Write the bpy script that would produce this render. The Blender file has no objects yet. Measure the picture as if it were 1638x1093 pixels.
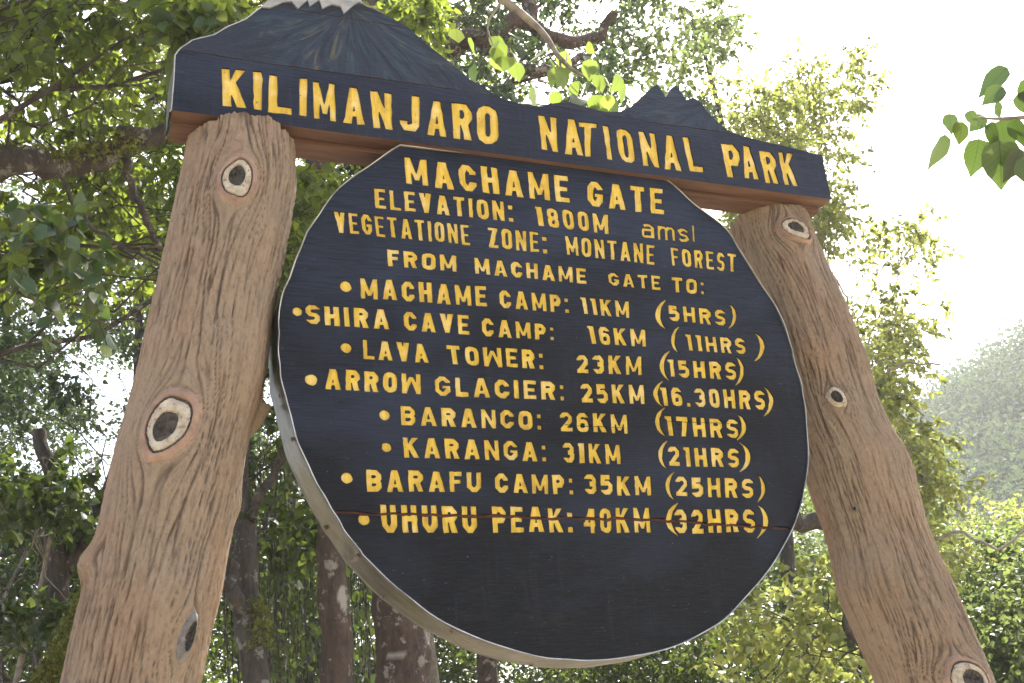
import bpy, bmesh, math, random
import numpy as np
from mathutils import Vector, Matrix
from mathutils.geometry import delaunay_2d_cdt

random.seed(7)
scn = bpy.context.scene
COL = scn.collection
R = math.radians

# ---------------------------------------------------------------- camera, world, sun, exposure
cam = bpy.data.objects.new('camera', bpy.data.cameras.new('camera'))
COL.objects.link(cam)
cam.data.sensor_width = 36.0
cam.data.lens = 39.97
cam.data.clip_start = 0.05
cam.data.clip_end = 3000.0
AX = ((0.92752048, -0.36300655, -0.08906181), (0.0631369, 0.38701643, -0.9199087), (0.36840127, 0.84761107, 0.38188477))
EYE = Vector((0.0, -2.6, 1.6))
cam.matrix_world = Matrix(((AX[0][0], -AX[1][0], -AX[2][0], EYE.x), (AX[0][1], -AX[1][1], -AX[2][1], EYE.y),
                           (AX[0][2], -AX[1][2], -AX[2][2], EYE.z), (0, 0, 0, 1)))
scn.camera = cam

HAZE = 0.0007
SUN_AZ, SUN_EL = 44.0, 56.0          # measured from +Y towards +X
world = bpy.data.worlds.new('World')
scn.world = world
world.use_nodes = True
wn = world.node_tree.nodes
wl = world.node_tree.links
wn.clear()
sky = wn.new('ShaderNodeTexSky')
sky.sky_type = 'NISHITA'
sky.sun_disc = False
sky.sun_elevation = R(SUN_EL)
sky.sun_rotation = R(SUN_AZ)
sky.air_density = 1.0
sky.dust_density = 6.0
sky.ozone_density = 1.0
bg = wn.new('ShaderNodeBackground')
bg.inputs['Strength'].default_value = 0.15
wo = wn.new('ShaderNodeOutputWorld')
wl.new(sky.outputs[0], bg.inputs['Color'])
wl.new(bg.outputs[0], wo.inputs['Surface'])

sd = bpy.data.lights.new('sun', 'SUN')
sd.energy = 5.0
sd.angle = R(0.53)
sd.color = (1.0, 0.96, 0.90)
sun = bpy.data.objects.new('sun', sd)
COL.objects.link(sun)
sv = Vector((math.sin(R(SUN_AZ)) * math.cos(R(SUN_EL)), math.cos(R(SUN_AZ)) * math.cos(R(SUN_EL)), math.sin(R(SUN_EL))))
sun.rotation_euler = sv.to_track_quat('Z', 'Y').to_euler()
sun.location = (0, 0, 30)

scn.view_settings.view_transform = 'Standard'
scn.view_settings.look = 'None'
scn.view_settings.gamma = 1.0
scn.view_settings.use_curve_mapping = False
scn.view_settings.exposure = 1.85
scn.cycles.max_bounces = 7
scn.cycles.diffuse_bounces = 4
scn.cycles.glossy_bounces = 3
scn.cycles.transmission_bounces = 4
scn.cycles.volume_bounces = 1

# ---------------------------------------------------------------- numeric helpers
def perlin(x, y, seed=0):
    """2-D gradient noise, vectorised, about -0.7..0.7"""
    r = np.random.RandomState(seed)
    p = r.permutation(256)
    p = np.concatenate([p, p])
    ga = r.rand(256) * 2 * np.pi
    gx, gy = np.cos(ga), np.sin(ga)
    xi, yi = np.floor(x).astype(int), np.floor(y).astype(int)
    xf, yf = x - xi, y - yi
    u, v = xf * xf * xf * (xf * (xf * 6 - 15) + 10), yf * yf * yf * (yf * (yf * 6 - 15) + 10)
    def g(ix, iy, fx, fy):
        h = p[(p[ix & 255] + iy) & 255]
        return gx[h] * fx + gy[h] * fy
    a = g(xi, yi, xf, yf); b = g(xi + 1, yi, xf - 1, yf)
    c = g(xi, yi + 1, xf, yf - 1); d = g(xi + 1, yi + 1, xf - 1, yf - 1)
    return (a + u * (b - a)) * (1 - v) + (c + u * (d - c)) * v

def mesh_np(name, verts, faces, mat=None, attr=None, smooth=False):
    """faces: (n,3) or (n,4) int array"""
    verts = np.asarray(verts, dtype=np.float32)
    faces = np.asarray(faces, dtype=np.int32)
    me = bpy.data.meshes.new(name)
    k = faces.shape[1]
    me.vertices.add(len(verts)); me.vertices.foreach_set('co', verts.ravel())
    me.loops.add(faces.size); me.loops.foreach_set('vertex_index', faces.ravel())
    me.polygons.add(len(faces))
    me.polygons.foreach_set('loop_start', np.arange(0, faces.size, k, dtype=np.int32))
    if smooth:
        me.polygons.foreach_set('use_smooth', np.ones(len(faces), dtype=bool))
    if attr:
        for an, av in attr.items():
            a = me.attributes.new(an, 'FLOAT', 'POINT')
            a.data.foreach_set('value', np.asarray(av, dtype=np.float32))
    me.update(calc_edges=True)
    if mat: me.materials.append(mat)
    return me

def mesh_py(name, verts, faces, mats=(), midx=None, smooth=False):
    me = bpy.data.meshes.new(name)
    me.from_pydata([tuple(v) for v in verts], [], faces)
    for m in mats: me.materials.append(m)
    if midx is not None:
        me.polygons.foreach_set('material_index', midx)
    if smooth:
        me.polygons.foreach_set('use_smooth', [True] * len(me.polygons))
    me.update()
    return me

WO = {}       # where each object's origin stands in the world
def link(name, data, parent=None, label=None, cat=None, group=None, kind=None, loc=None):
    o = bpy.data.objects.new(name, data)
    COL.objects.link(o)
    w = Vector(loc) if loc is not None else Vector((0, 0, 0))
    WO[o.name] = w
    o.location = w - WO[parent.name] if parent else w
    if parent: o.parent = parent
    if label: o['label'] = label
    if cat: o['category'] = cat
    if group: o['group'] = group
    if kind: o['kind'] = kind
    return o

def tube(paths, sides=6):
    """paths: list of (pts (n,3), radii (n)) -> verts, quad faces"""
    V, F = [], []
    base = 0
    for pts, rad in paths:
        pts = np.asarray(pts, float); rad = np.asarray(rad, float)
        n = len(pts)
        t = np.gradient(pts, axis=0)
        t /= np.linalg.norm(t, axis=1)[:, None] + 1e-9
        ref = np.array([0.31, 0.17, 0.93]) if abs(t[0][2]) < 0.8 else np.array([1.0, 0.13, 0.0])
        a = np.cross(t, ref); a /= np.linalg.norm(a, axis=1)[:, None] + 1e-9
        b = np.cross(t, a)
        th = np.arange(sides) / sides * 2 * np.pi
        ring = pts[:, None, :] + rad[:, None, None] * (np.cos(th)[None, :, None] * a[:, None, :] + np.sin(th)[None, :, None] * b[:, None, :])
        V.append(ring.reshape(-1, 3))
        i = np.arange(n - 1)[:, None] * sides
        j = np.arange(sides)[None, :]
        j2 = (j + 1) % sides
        F.append(np.stack([i + j, i + j2, i + sides + j2, i + sides + j], -1).reshape(-1, 4) + base)
        base += n * sides
    return np.concatenate(V), np.concatenate(F)

def curve_pts(P, n):
    """Catmull-Rom through points"""
    P = np.asarray(P, float)
    Q = np.vstack([2 * P[0] - P[1], P, 2 * P[-1] - P[-2]])
    out = []
    m = len(P) - 1
    for s in np.linspace(0, m, n):
        i = min(int(s), m - 1); u = s - i
        p0, p1, p2, p3 = Q[i], Q[i + 1], Q[i + 2], Q[i + 3]
        out.append(0.5 * ((2 * p1) + (-p0 + p2) * u + (2 * p0 - 5 * p1 + 4 * p2 - p3) * u * u + (-p0 + 3 * p1 - 3 * p2 + p3) * u ** 3))
    return np.array(out)

# ---------------------------------------------------------------- materials
class NT:
    def __init__(self, name):
        self.m = bpy.data.materials.new(name)
        self.m.use_nodes = True
        self.t = self.m.node_tree
        self.t.nodes.clear()
        self.out = self.t.nodes.new('ShaderNodeOutputMaterial')
        self.b = self.t.nodes.new('ShaderNodeBsdfPrincipled')
        self.t.links.new(self.b.outputs[0], self.out.inputs[0])
    def n(self, typ, **kw):
        nd = self.t.nodes.new(typ)
        for k, v in kw.items():
            if hasattr(nd, k) and not k.startswith('i_'):
                setattr(nd, k, v)
        return nd
    def l(self, a, b): self.t.links.new(a, b)
    def coord(self, scale=(1, 1, 1), rot=(0, 0, 0), kind='Object'):
        tc = self.n('ShaderNodeTexCoord'); mp = self.n('ShaderNodeMapping')
        mp.inputs['Scale'].default_value = scale
        mp.inputs['Rotation'].default_value = rot
        self.l(tc.outputs[kind], mp.inputs[0])
        return mp.outputs[0]
    def noise(self, vec, scale, detail=4, rough=0.55, dist=0.0):
        nz = self.n('ShaderNodeTexNoise')
        nz.inputs['Scale'].default_value = scale
        nz.inputs['Detail'].default_value = detail
        nz.inputs['Roughness'].default_value = rough
        nz.inputs['Distortion'].default_value = dist
        if vec is not None: self.l(vec, nz.inputs['Vector'])
        return nz.outputs['Fac']
    def ramp(self, fac, stops):
        r = self.n('ShaderNodeValToRGB')
        el = r.color_ramp.elements
        while len(el) < len(stops): el.new(0.5)
        for e, (p, c) in zip(el, stops):
            e.position = p
            e.color = (c[0], c[1], c[2], 1) if hasattr(c, '__len__') else (c, c, c, 1)
        self.l(fac, r.inputs[0])
        return r.outputs[0]
    def mix(self, fac, a, b, mode='MIX'):
        mx = self.n('ShaderNodeMix'); mx.data_type = 'RGBA'; mx.blend_type = mode
        for sock, v in ((0, fac), (6, a), (7, b)):
            if hasattr(v, 'links') or hasattr(v, 'is_linked'): self.l(v, mx.inputs[sock])
            else: mx.inputs[sock].default_value = v if sock == 0 else (v[0], v[1], v[2], 1)
        return mx.outputs[2]
    def math(self, op, a, b=0.0):
        m = self.n('ShaderNodeMath'); m.operation = op
        for i, v in enumerate((a, b)):
            if hasattr(v, 'is_linked'): self.l(v, m.inputs[i])
            else: m.inputs[i].default_value = v
        return m.outputs[0]
    def bump(self, h, strength=0.5, dist=0.01):
        b = self.n('ShaderNodeBump')
        b.inputs['Strength'].default_value = strength
        b.inputs['Distance'].default_value = dist
        self.l(h, b.inputs['Height'])
        self.l(b.outputs[0], self.b.inputs['Normal'])
        return b
    def attr(self, name):
        a = self.n('ShaderNodeAttribute'); a.attribute_name = name
        return a.outputs['Fac']
    def set(self, **kw):
        for k, v in kw.items():
            s = self.b.inputs[k.replace('_', ' ')]
            if hasattr(v, 'is_linked'): self.l(v, s)
            else: s.default_value = (v[0], v[1], v[2], 1) if hasattr(v, '__len__') else v

def mat_paint(name, top, low, zlo, zhi, grain=0.6):
    m = NT(name)
    tc = m.n('ShaderNodeTexCoord')
    sx = m.n('ShaderNodeSeparateXYZ'); m.l(tc.outputs['Object'], sx.inputs[0])
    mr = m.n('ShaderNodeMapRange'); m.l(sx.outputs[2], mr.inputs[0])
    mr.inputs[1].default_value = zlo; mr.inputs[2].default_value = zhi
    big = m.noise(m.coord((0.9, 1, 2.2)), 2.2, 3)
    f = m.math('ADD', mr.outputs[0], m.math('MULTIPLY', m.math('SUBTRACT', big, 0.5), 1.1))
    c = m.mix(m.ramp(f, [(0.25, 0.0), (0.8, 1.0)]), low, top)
    # wood grain telling through thin paint
    gr = m.noise(m.coord((1.6, 1, 38)), 6.0, 5, 0.65)
    fine = m.noise(m.coord((5, 1, 160)), 5.0, 4, 0.7)
    c = m.mix(m.ramp(gr, [(0.38, 0.95), (0.58, 0.0)]), c, tuple(x * 0.3 for x in low))
    c = m.mix(m.ramp(fine, [(0.52, 0.0), (0.74, 0.6)]), c, tuple(min(1, x * 1.7 + 0.008) for x in top))
    # rubbed, brownish weathered patches and pale scuffs
    pt = m.noise(m.coord((1, 1, 4.5)), 3.1, 6, 0.7)
    c = m.mix(m.ramp(pt, [(0.60, 0.0), (0.72, 0.5)]), c, (0.022, 0.016, 0.014))
    bt = m.noise(m.coord((1, 1, 1.3)), 1.7, 6, 0.6, 0.5)
    c = m.mix(m.ramp(bt, [(0.46, 0.0), (0.7, 0.4)]), c, tuple(x * 1.9 + 0.006 for x in top))
    dr = m.noise(m.coord((22, 1, 1.4)), 2.2, 4, 0.6)
    c = m.mix(m.math('MULTIPLY', m.ramp(dr, [(0.56, 0.0), (0.7, 0.45)]), m.ramp(bt, [(0.4, 1.0), (0.6, 0.2)])), c, tuple(x * 1.6 + 0.012 for x in low))
    sc = m.noise(m.coord((14, 1, 40)), 4.0, 2, 0.5)
    c = m.mix(m.ramp(sc, [(0.70, 0.0), (0.76, 0.5)]), c, (0.10, 0.105, 0.12))
    fl = m.noise(m.coord((60, 1, 60)), 3.0, 1, 0.5)
    c = m.mix(m.ramp(fl, [(0.79, 0.0), (0.81, 0.7)]), c, (0.3, 0.3, 0.3))
    m.set(Base_Color=c, Roughness=m.ramp(big, [(0.3, 0.6), (0.7, 0.44)]), Specular_IOR_Level=0.16)
    h = m.math('ADD', m.math('MULTIPLY', gr, 0.8), m.math('MULTIPLY', fine, 0.5))
    m.bump(h, grain, 0.004)
    return m.m

def mat_mountain(name, px, pz, warm=1.0):
    """dark slope paint with blue, olive and ochre brush strokes fanning out from the summit"""
    m = NT(name)
    tc = m.n('ShaderNodeTexCoord')
    sx = m.n('ShaderNodeSeparateXYZ'); m.l(tc.outputs['Object'], sx.inputs[0])
    dx = m.math('SUBTRACT', sx.outputs[0], px); dz = m.math('SUBTRACT', pz, sx.outputs[2])
    ang = m.math('ARCTAN2', dx, dz)
    rad = m.math('SQRT', m.math('ADD', m.math('MULTIPLY', dx, dx), m.math('MULTIPLY', dz, dz)))
    cb = m.n('ShaderNodeCombineXYZ'); m.l(m.math('MULTIPLY', ang, 3.6), cb.inputs[0]); m.l(m.math('MULTIPLY', rad, 4.0), cb.inputs[1])
    s1 = m.noise(cb.outputs[0], 1.6, 5, 0.6, 0.9)
    cb2 = m.n('ShaderNodeCombineXYZ'); m.l(m.math('MULTIPLY', ang, 6.5), cb2.inputs[0]); m.l(m.math('MULTIPLY', rad, 5.0), cb2.inputs[1]); cb2.inputs[2].default_value = 4.0
    s2 = m.noise(cb2.outputs[0], 1.4, 4, 0.6, 0.8)
    blotch = m.noise(m.coord((1, 1, 1)), 7.0, 3)
    c = m.mix(m.ramp(s1, [(0.35, 0.0), (0.75, 1.0)]), (0.012, 0.016, 0.026), (0.026, 0.042, 0.068))
    c = m.mix(m.ramp(s2, [(0.52, 0.0), (0.78, 0.75 * warm)]), c, (0.034, 0.072, 0.088))
    c = m.mix(m.math('MULTIPLY', m.ramp(s1, [(0.56, 0.0), (0.66, 0.55)]), m.ramp(blotch, [(0.45, 0.0), (0.6, 1.0)])), c, (0.16 * warm, 0.12 * warm, 0.035))
    fade = m.n('ShaderNodeMapRange'); m.l(rad, fade.inputs[0]); fade.inputs[1].default_value = 0.22; fade.inputs[2].default_value = 0.52
    c = m.mix(fade.outputs[0], c, (0.016, 0.02, 0.032))
    m.set(Base_Color=c, Roughness=0.6, Specular_IOR_Level=0.2)
    gr = m.noise(m.coord((1.6, 1, 38)), 6.0, 5, 0.65)
    m.bump(m.math('ADD', m.math('MULTIPLY', s1, 2.5), m.math('MULTIPLY', gr, 0.5)), 0.7, 0.008)
    return m.m

def mat_letter():
    m = NT('yellow_letter_paint')
    st = m.noise(m.coord((70, 1, 12)), 1.0, 4, 0.6, 0.4)
    bl = m.noise(m.coord((1, 1, 1)), 18, 4, 0.6)
    c = m.mix(m.ramp(st, [(0.3, 0.0), (0.7, 1.0)]), (0.48, 0.295, 0.015), (0.67, 0.455, 0.05))
    c = m.mix(m.ramp(bl, [(0.50, 0.0), (0.70, 0.6)]), c, (0.72, 0.58, 0.27))
    c = m.mix(m.ramp(bl, [(0.28, 0.6), (0.42, 0.0)]), c, (0.33, 0.18, 0.03))
    sp = m.noise(m.coord((1, 1, 1)), 120, 2, 0.5)
    c = m.mix(m.ramp(sp, [(0.70, 0.0), (0.75, 0.8)]), c, (0.09, 0.06, 0.03))
    ch = m.noise(m.coord((30, 1, 60)), 1.6, 3, 0.6)
    c = m.mix(m.ramp(ch, [(0.70, 0.0), (0.74, 0.75)]), c, (0.03, 0.03, 0.035))
    m.set(Base_Color=c, Roughness=0.5, Specular_IOR_Level=0.35)
    m.bump(st, 0.9, 0.004)
    return m.m

def mat_simple(name, c1, c2, scale=(1, 1, 1), freq=8, rough=0.7, bump=0.4, bdist=0.01, metallic=0.0, spots=None, kind='Object'):
    m = NT(name)
    n1 = m.noise(m.coord(scale, kind=kind), freq, 6, 0.62)
    c = m.mix(m.ramp(n1, [(0.3, 0.0), (0.7, 1.0)]), c1, c2)
    if spots:
        n2 = m.noise(m.coord((1, 1, 1), kind=kind), spots[0], 5, 0.65)
        c = m.mix(m.ramp(n2, [(spots[1], 0.0), (spots[1] + 0.06, spots[3])]), c, spots[2])
    m.set(Base_Color=c, Roughness=rough, Metallic=metallic)
    m.bump(n1, bump, bdist)
    return m.m

def mat_leaf(name, dark, light, yellow, trans=0.45, rough=0.38, obj=False, tcol=None):
    m = NT(name)
    if obj:
        oi = m.n('ShaderNodeObjectInfo'); tint = oi.outputs['Random']
        uvn = m.noise(m.coord((1, 1, 1)), 60, 3)
    else:
        tint = m.attr('tint')
        uvn = m.noise(m.coord((1, 1, 1)), 9, 3)
    c = m.ramp(tint, [(0.0, dark), (0.62, light), (0.93, light), (1.0, yellow)])
    c = m.mix(m.ramp(uvn, [(0.4, 0.0), (0.8, 0.35)]), c, dark)
    if obj:      # midrib and side veins, along the leaf's own axes
        tc = m.n('ShaderNodeTexCoord'); sx = m.n('ShaderNodeSeparateXYZ'); m.l(tc.outputs['Object'], sx.inputs[0])
        ax_ = m.math('ABSOLUTE', sx.outputs[0])
        rib = m.math('LESS_THAN', ax_, 0.012)
        w = m.math('SUBTRACT', sx.outputs[1], m.math('MULTIPLY', ax_, 0.8))
        sv_ = m.math('LESS_THAN', m.math('ABSOLUTE', m.math('SUBTRACT', m.math('FRACT', m.math('MULTIPLY', w, 8.0)), 0.5)), 0.06)
        vein = m.math('MAXIMUM', rib, m.math('MULTIPLY', sv_, 0.7))
        c = m.mix(m.math('MULTIPLY', vein, 0.8), c, tuple(x * 0.35 for x in dark))
    m.set(Base_Color=c, Roughness=rough, Specular_IOR_Level=0.5)
    tr = m.n('ShaderNodeBsdfTranslucent')
    tc_ = m.mix(0.55, c, tcol or (0.30, 0.42, 0.04))
    m.l(tc_, tr.inputs[0])
    ms = m.n('ShaderNodeMixShader'); ms.inputs[0].default_value = trans
    m.l(m.b.outputs[0], ms.inputs[1]); m.l(tr.outputs[0], ms.inputs[2])
    m.l(ms.outputs[0], m.out.inputs[0])
    return m.m

def mat_post():
    m = NT('weathered_trunk_bark')
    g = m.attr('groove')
    a = m.noise(m.coord((1, 1, 0.5)), 4.5, 5, 0.6)
    b = m.noise(m.coord((10, 10, 2.2)), 5.0, 5, 0.65)
    f = m.noise(m.coord((1, 1, 0.6)), 110, 4, 0.75)
    c = m.mix(m.ramp(a, [(0.35, 0.0), (0.65, 1.0)]), (0.240, 0.163, 0.104), (0.240, 0.188, 0.132))
    c = m.mix(m.ramp(b, [(0.45, 0.0), (0.8, 0.35)]), c, (0.30, 0.245, 0.185))
    c = m.mix(m.ramp(a, [(0.56, 0.0), (0.7, 0.5)]), c, (0.25, 0.158, 0.106))
    w = m.noise(m.coord((1, 1, 0.8)), 2.3, 5, 0.7)
    c = m.mix(m.ramp(w, [(0.5, 0.0), (0.68, 0.55)]), c, (0.17, 0.145, 0.115))
    c = m.mix(m.ramp(f, [(0.28, 0.7), (0.46, 0.0)]), c, (0.10, 0.072, 0.05))
    c = m.mix(m.ramp(f, [(0.62, 0.0), (0.74, 0.5)]), c, (0.44, 0.38, 0.31))
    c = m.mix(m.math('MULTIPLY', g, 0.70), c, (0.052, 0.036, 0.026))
    m.set(Base_Color=c, Roughness=0.88, Specular_IOR_Level=0.2)
    h = m.math('ADD', m.math('MULTIPLY', b, 0.5), m.math('MULTIPLY', f, 0.9))
    m.bump(h, 0.8, 0.006)
    return m.m

M = {}
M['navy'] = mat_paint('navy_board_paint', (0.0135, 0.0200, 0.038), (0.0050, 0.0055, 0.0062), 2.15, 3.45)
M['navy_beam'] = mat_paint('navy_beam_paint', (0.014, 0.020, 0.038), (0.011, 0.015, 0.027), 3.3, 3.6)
M['mount'] = mat_mountain('painted_mountain', 0.72, 3.80)
M['mount2'] = mat_mountain('painted_peaks', 1.93, 3.68, 0.5)
M['letter'] = mat_letter()
M['wood'] = mat_simple('red_brown_timber', (0.065, 0.030, 0.017), (0.155, 0.080, 0.048), (1.2, 8, 30), 4, 0.6, 0.4, 0.004)
M['rust'] = mat_simple('bare_split_wood', (0.035, 0.012, 0.008), (0.12, 0.036, 0.018), (1, 1, 1), 30, 0.8)
M['snow'] = mat_simple('snow_paint', (0.17, 0.167, 0.16), (0.33, 0.32, 0.31), (1, 1, 1.5), 22, 0.6, 0.5, 0.006, spots=(9, 0.58, (0.2, 0.22, 0.25), 0.6))
M['strip'] = mat_simple('galvanised_strip', (0.052, 0.051, 0.036), (0.13, 0.127, 0.095), (1, 1, 1), 9, 0.36, 0.35, 0.012, metallic=0.6, spots=(5, 0.54, (0.085, 0.08, 0.03), 0.7))
M['edge'] = mat_simple('pale_edge_paint', (0.38, 0.37, 0.34), (0.60, 0.59, 0.56), (1, 1, 1), 30, 0.6, 0.4, 0.004)
M['lip'] = mat_simple('lit_metal_lip', (0.16, 0.16, 0.15), (0.55, 0.55, 0.53), (1, 1, 1), 16, 0.5, 0.3, 0.003)  # strip's front edge, coloured paler as if catching light
M['nail'] = mat_simple('rusty_nail', (0.06, 0.03, 0.02), (0.12, 0.07, 0.05), (1, 1, 1), 60, 0.6)
M['post'] = mat_post()
M['knot_pale'] = mat_simple('pale_knot_wood', (0.28, 0.235, 0.17), (0.50, 0.45, 0.36), (1, 1, 1), 40, 0.8, 0.9, 0.004, spots=(70, 0.56, (0.17, 0.12, 0.075), 0.75))
M['knot_peach'] = mat_simple('peach_knot_lip', (0.17, 0.105, 0.072), (0.31, 0.205, 0.145), (1, 1, 1), 26, 0.85, 0.9, 0.005, spots=(90, 0.62, (0.12, 0.07, 0.045), 0.7))
M['knot_dark'] = mat_simple('dark_knot_heart', (0.02, 0.017, 0.015), (0.10, 0.085, 0.072), (1, 1, 1), 70, 0.9, 1.0, 0.008)
M['knot_grey'] = mat_simple('grey_knot_wood', (0.085, 0.075, 0.066), (0.20, 0.185, 0.17), (1, 1, 1), 60, 0.85, 0.8, 0.004)
M['bark'] = mat_simple('dark_forest_bark', (0.018, 0.014, 0.011), (0.070, 0.058, 0.045), (1, 1, 0.4), 14, 0.9, 1.0, 0.05, spots=(9, 0.58, (0.20, 0.20, 0.17), 0.75))
M['bark_brown'] = mat_simple('brown_forest_bark', (0.026, 0.018, 0.012), (0.085, 0.056, 0.038), (1, 1, 0.5), 14, 0.9, 1.0, 0.05, spots=(9, 0.57, (0.25, 0.23, 0.19), 0.8))
for k_ in ('bark', 'bark_brown'):
    mm = M[k_]; t_ = mm.node_tree; bs = [n for n in t_.nodes if n.type == 'BSDF_PRINCIPLED'][0]
    at = t_.nodes.new('ShaderNodeAttribute'); at.attribute_name = 'peel'
    mx = t_.nodes.new('ShaderNodeMix'); mx.data_type = 'RGBA'
    t_.links.new(at.outputs['Fac'], mx.inputs[0]); t_.links.new(bs.inputs['Base Color'].links[0].from_socket, mx.inputs[6])
    mx.inputs[7].default_value = (0.27, 0.25, 0.20, 1); t_.links.new(mx.outputs[2], bs.inputs['Base Color'])
M['bark_grey'] = mat_simple('grey_branch_bark', (0.10, 0.085, 0.065), (0.26, 0.23, 0.18), (1, 1, 1), 20, 0.85, 0.8, 0.01)
M['moss'] = mat_simple('moss', (0.035, 0.05, 0.008), (0.16, 0.17, 0.025), (1, 1, 1), 20, 0.95, 1.0, 0.02)
M['ground'] = mat_simple('dusty_ground', (0.24, 0.19, 0.13), (0.36, 0.30, 0.22), (1, 1, 1), 0.7, 0.95, 0.3, 0.02, spots=(0.12, 0.55, (0.07, 0.10, 0.03), 0.8))
M['hillside'] = mat_simple('forested_slope', (0.03, 0.05, 0.02), (0.06, 0.085, 0.03), (1, 1, 1), 0.2, 0.95)
M['leaf_near'] = mat_leaf('broad_leaf', (0.010, 0.024, 0.008), (0.032, 0.060, 0.013), (0.16, 0.17, 0.02), 0.5, 0.4, tcol=(0.40, 0.50, 0.05))
M['leaf_near_obj'] = mat_leaf('broad_leaf_single', (0.018, 0.038, 0.014), (0.05, 0.085, 0.022), (0.13, 0.16, 0.03), 0.2, 0.36, obj=True, tcol=(0.2, 0.32, 0.05))
M['leaf_lime_obj'] = mat_leaf('lime_leaf_single', (0.05, 0.085, 0.02), (0.10, 0.15, 0.025), (0.18, 0.20, 0.03), 0.5, 0.4, obj=True, tcol=(0.42, 0.55, 0.08))
M['leaf_mid'] = mat_leaf('sunlit_leaf', (0.03, 0.055, 0.02), (0.085, 0.125, 0.04), (0.17, 0.18, 0.04), 0.45, 0.34, tcol=(0.30, 0.38, 0.09))
M['leaf_hill'] = mat_leaf('distant_leaf', (0.010, 0.022, 0.014), (0.07, 0.10, 0.04), (0.10, 0.13, 0.045), 0.3, 0.85, tcol=(0.14, 0.20, 0.07))
M['leaf_dark'] = mat_leaf('forest_leaf', (0.007, 0.018, 0.007), (0.024, 0.048, 0.014), (0.12, 0.14, 0.02), 0.27, 0.33)
M['leaf_cool'] = mat_leaf('grey_green_leaf', (0.014, 0.027, 0.014), (0.036, 0.060, 0.026), (0.11, 0.13, 0.03), 0.35, 0.36, tcol=(0.18, 0.28, 0.06))
M['leaf_yellow'] = mat_leaf('yellow_green_leaf', (0.07, 0.10, 0.025), (0.16, 0.19, 0.045), (0.26, 0.22, 0.04), 0.5, 0.4, tcol=(0.46, 0.50, 0.12))

# ---------------------------------------------------------------- measured plan of the sign, metres: (x, z) in the sign's own plane
BEAM_TEXT=[('K', 0.3571, 3.5235, 0.4214, 3.5283, 0.4237, 3.4055, 0.3609, 3.4019), ('I', 0.4409, 3.5234, 0.4658, 3.5258, 0.4646, 3.4006, 0.4435, 3.4013),
 ('L', 0.4844, 3.5256, 0.5418, 3.5239, 0.547, 3.4024, 0.4812, 3.402), ('I', 0.5685, 3.5258, 0.5906, 3.5269, 0.5857, 3.4024, 0.5657, 3.402),
 ('M', 0.6055, 3.5246, 0.6683, 3.5264, 0.6669, 3.4001, 0.6062, 3.4009), ('A', 0.6919, 3.5219, 0.7505, 3.5249, 0.7498, 3.4014, 0.6878, 3.3986),
 ('N', 0.7696, 3.5224, 0.833, 3.5246, 0.8291, 3.399, 0.7729, 3.398), ('J', 0.8537, 3.5209, 0.9158, 3.5242, 0.9102, 3.4001, 0.8503, 3.398),
 ('A', 0.9401, 3.5209, 0.9954, 3.5207, 0.9913, 3.3982, 0.931, 3.3976), ('R', 1.0119, 3.5227, 1.0768, 3.5231, 1.0681, 3.3983, 1.0093, 3.3966),
 ('O', 1.0898, 3.5286, 1.1569, 3.5288, 1.1527, 3.3959, 1.0825, 3.3919), ('N', 1.2856, 3.5227, 1.3462, 3.5224, 1.3419, 3.3966, 1.2876, 3.3986),
 ('A', 1.3682, 3.5225, 1.4268, 3.5234, 1.4252, 3.3963, 1.361, 3.3944), ('T', 1.4207, 3.519, 1.4852, 3.5224, 1.4609, 3.3972, 1.4132, 3.3945),
 ('I', 1.5025, 3.5191, 1.5235, 3.5181, 1.5203, 3.3949, 1.5027, 3.3949), ('O', 1.5453, 3.5173, 1.6007, 3.5147, 1.6027, 3.3939, 1.546, 3.3943),
 ('N', 1.6233, 3.5164, 1.6844, 3.5172, 1.6835, 3.3942, 1.6255, 3.3929), ('A', 1.708, 3.5225, 1.7631, 3.5222, 1.761, 3.3921, 1.6998, 3.3922),
 ('L', 1.7818, 3.5216, 1.845, 3.5223, 1.8398, 3.3952, 1.7883, 3.3933), ('P', 1.9233, 3.52, 1.9901, 3.521, 1.9879, 3.3953, 1.9256, 3.3913),
 ('A', 1.9925, 3.5196, 2.0509, 3.5192, 2.0459, 3.3961, 1.9879, 3.3953), ('R', 2.0653, 3.5142, 2.1293, 3.5145, 2.122, 3.3939, 2.0676, 3.3928),
 ('K', 2.1394, 3.5187, 2.2002, 3.5212, 2.1973, 3.3949, 2.143, 3.394)]
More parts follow.
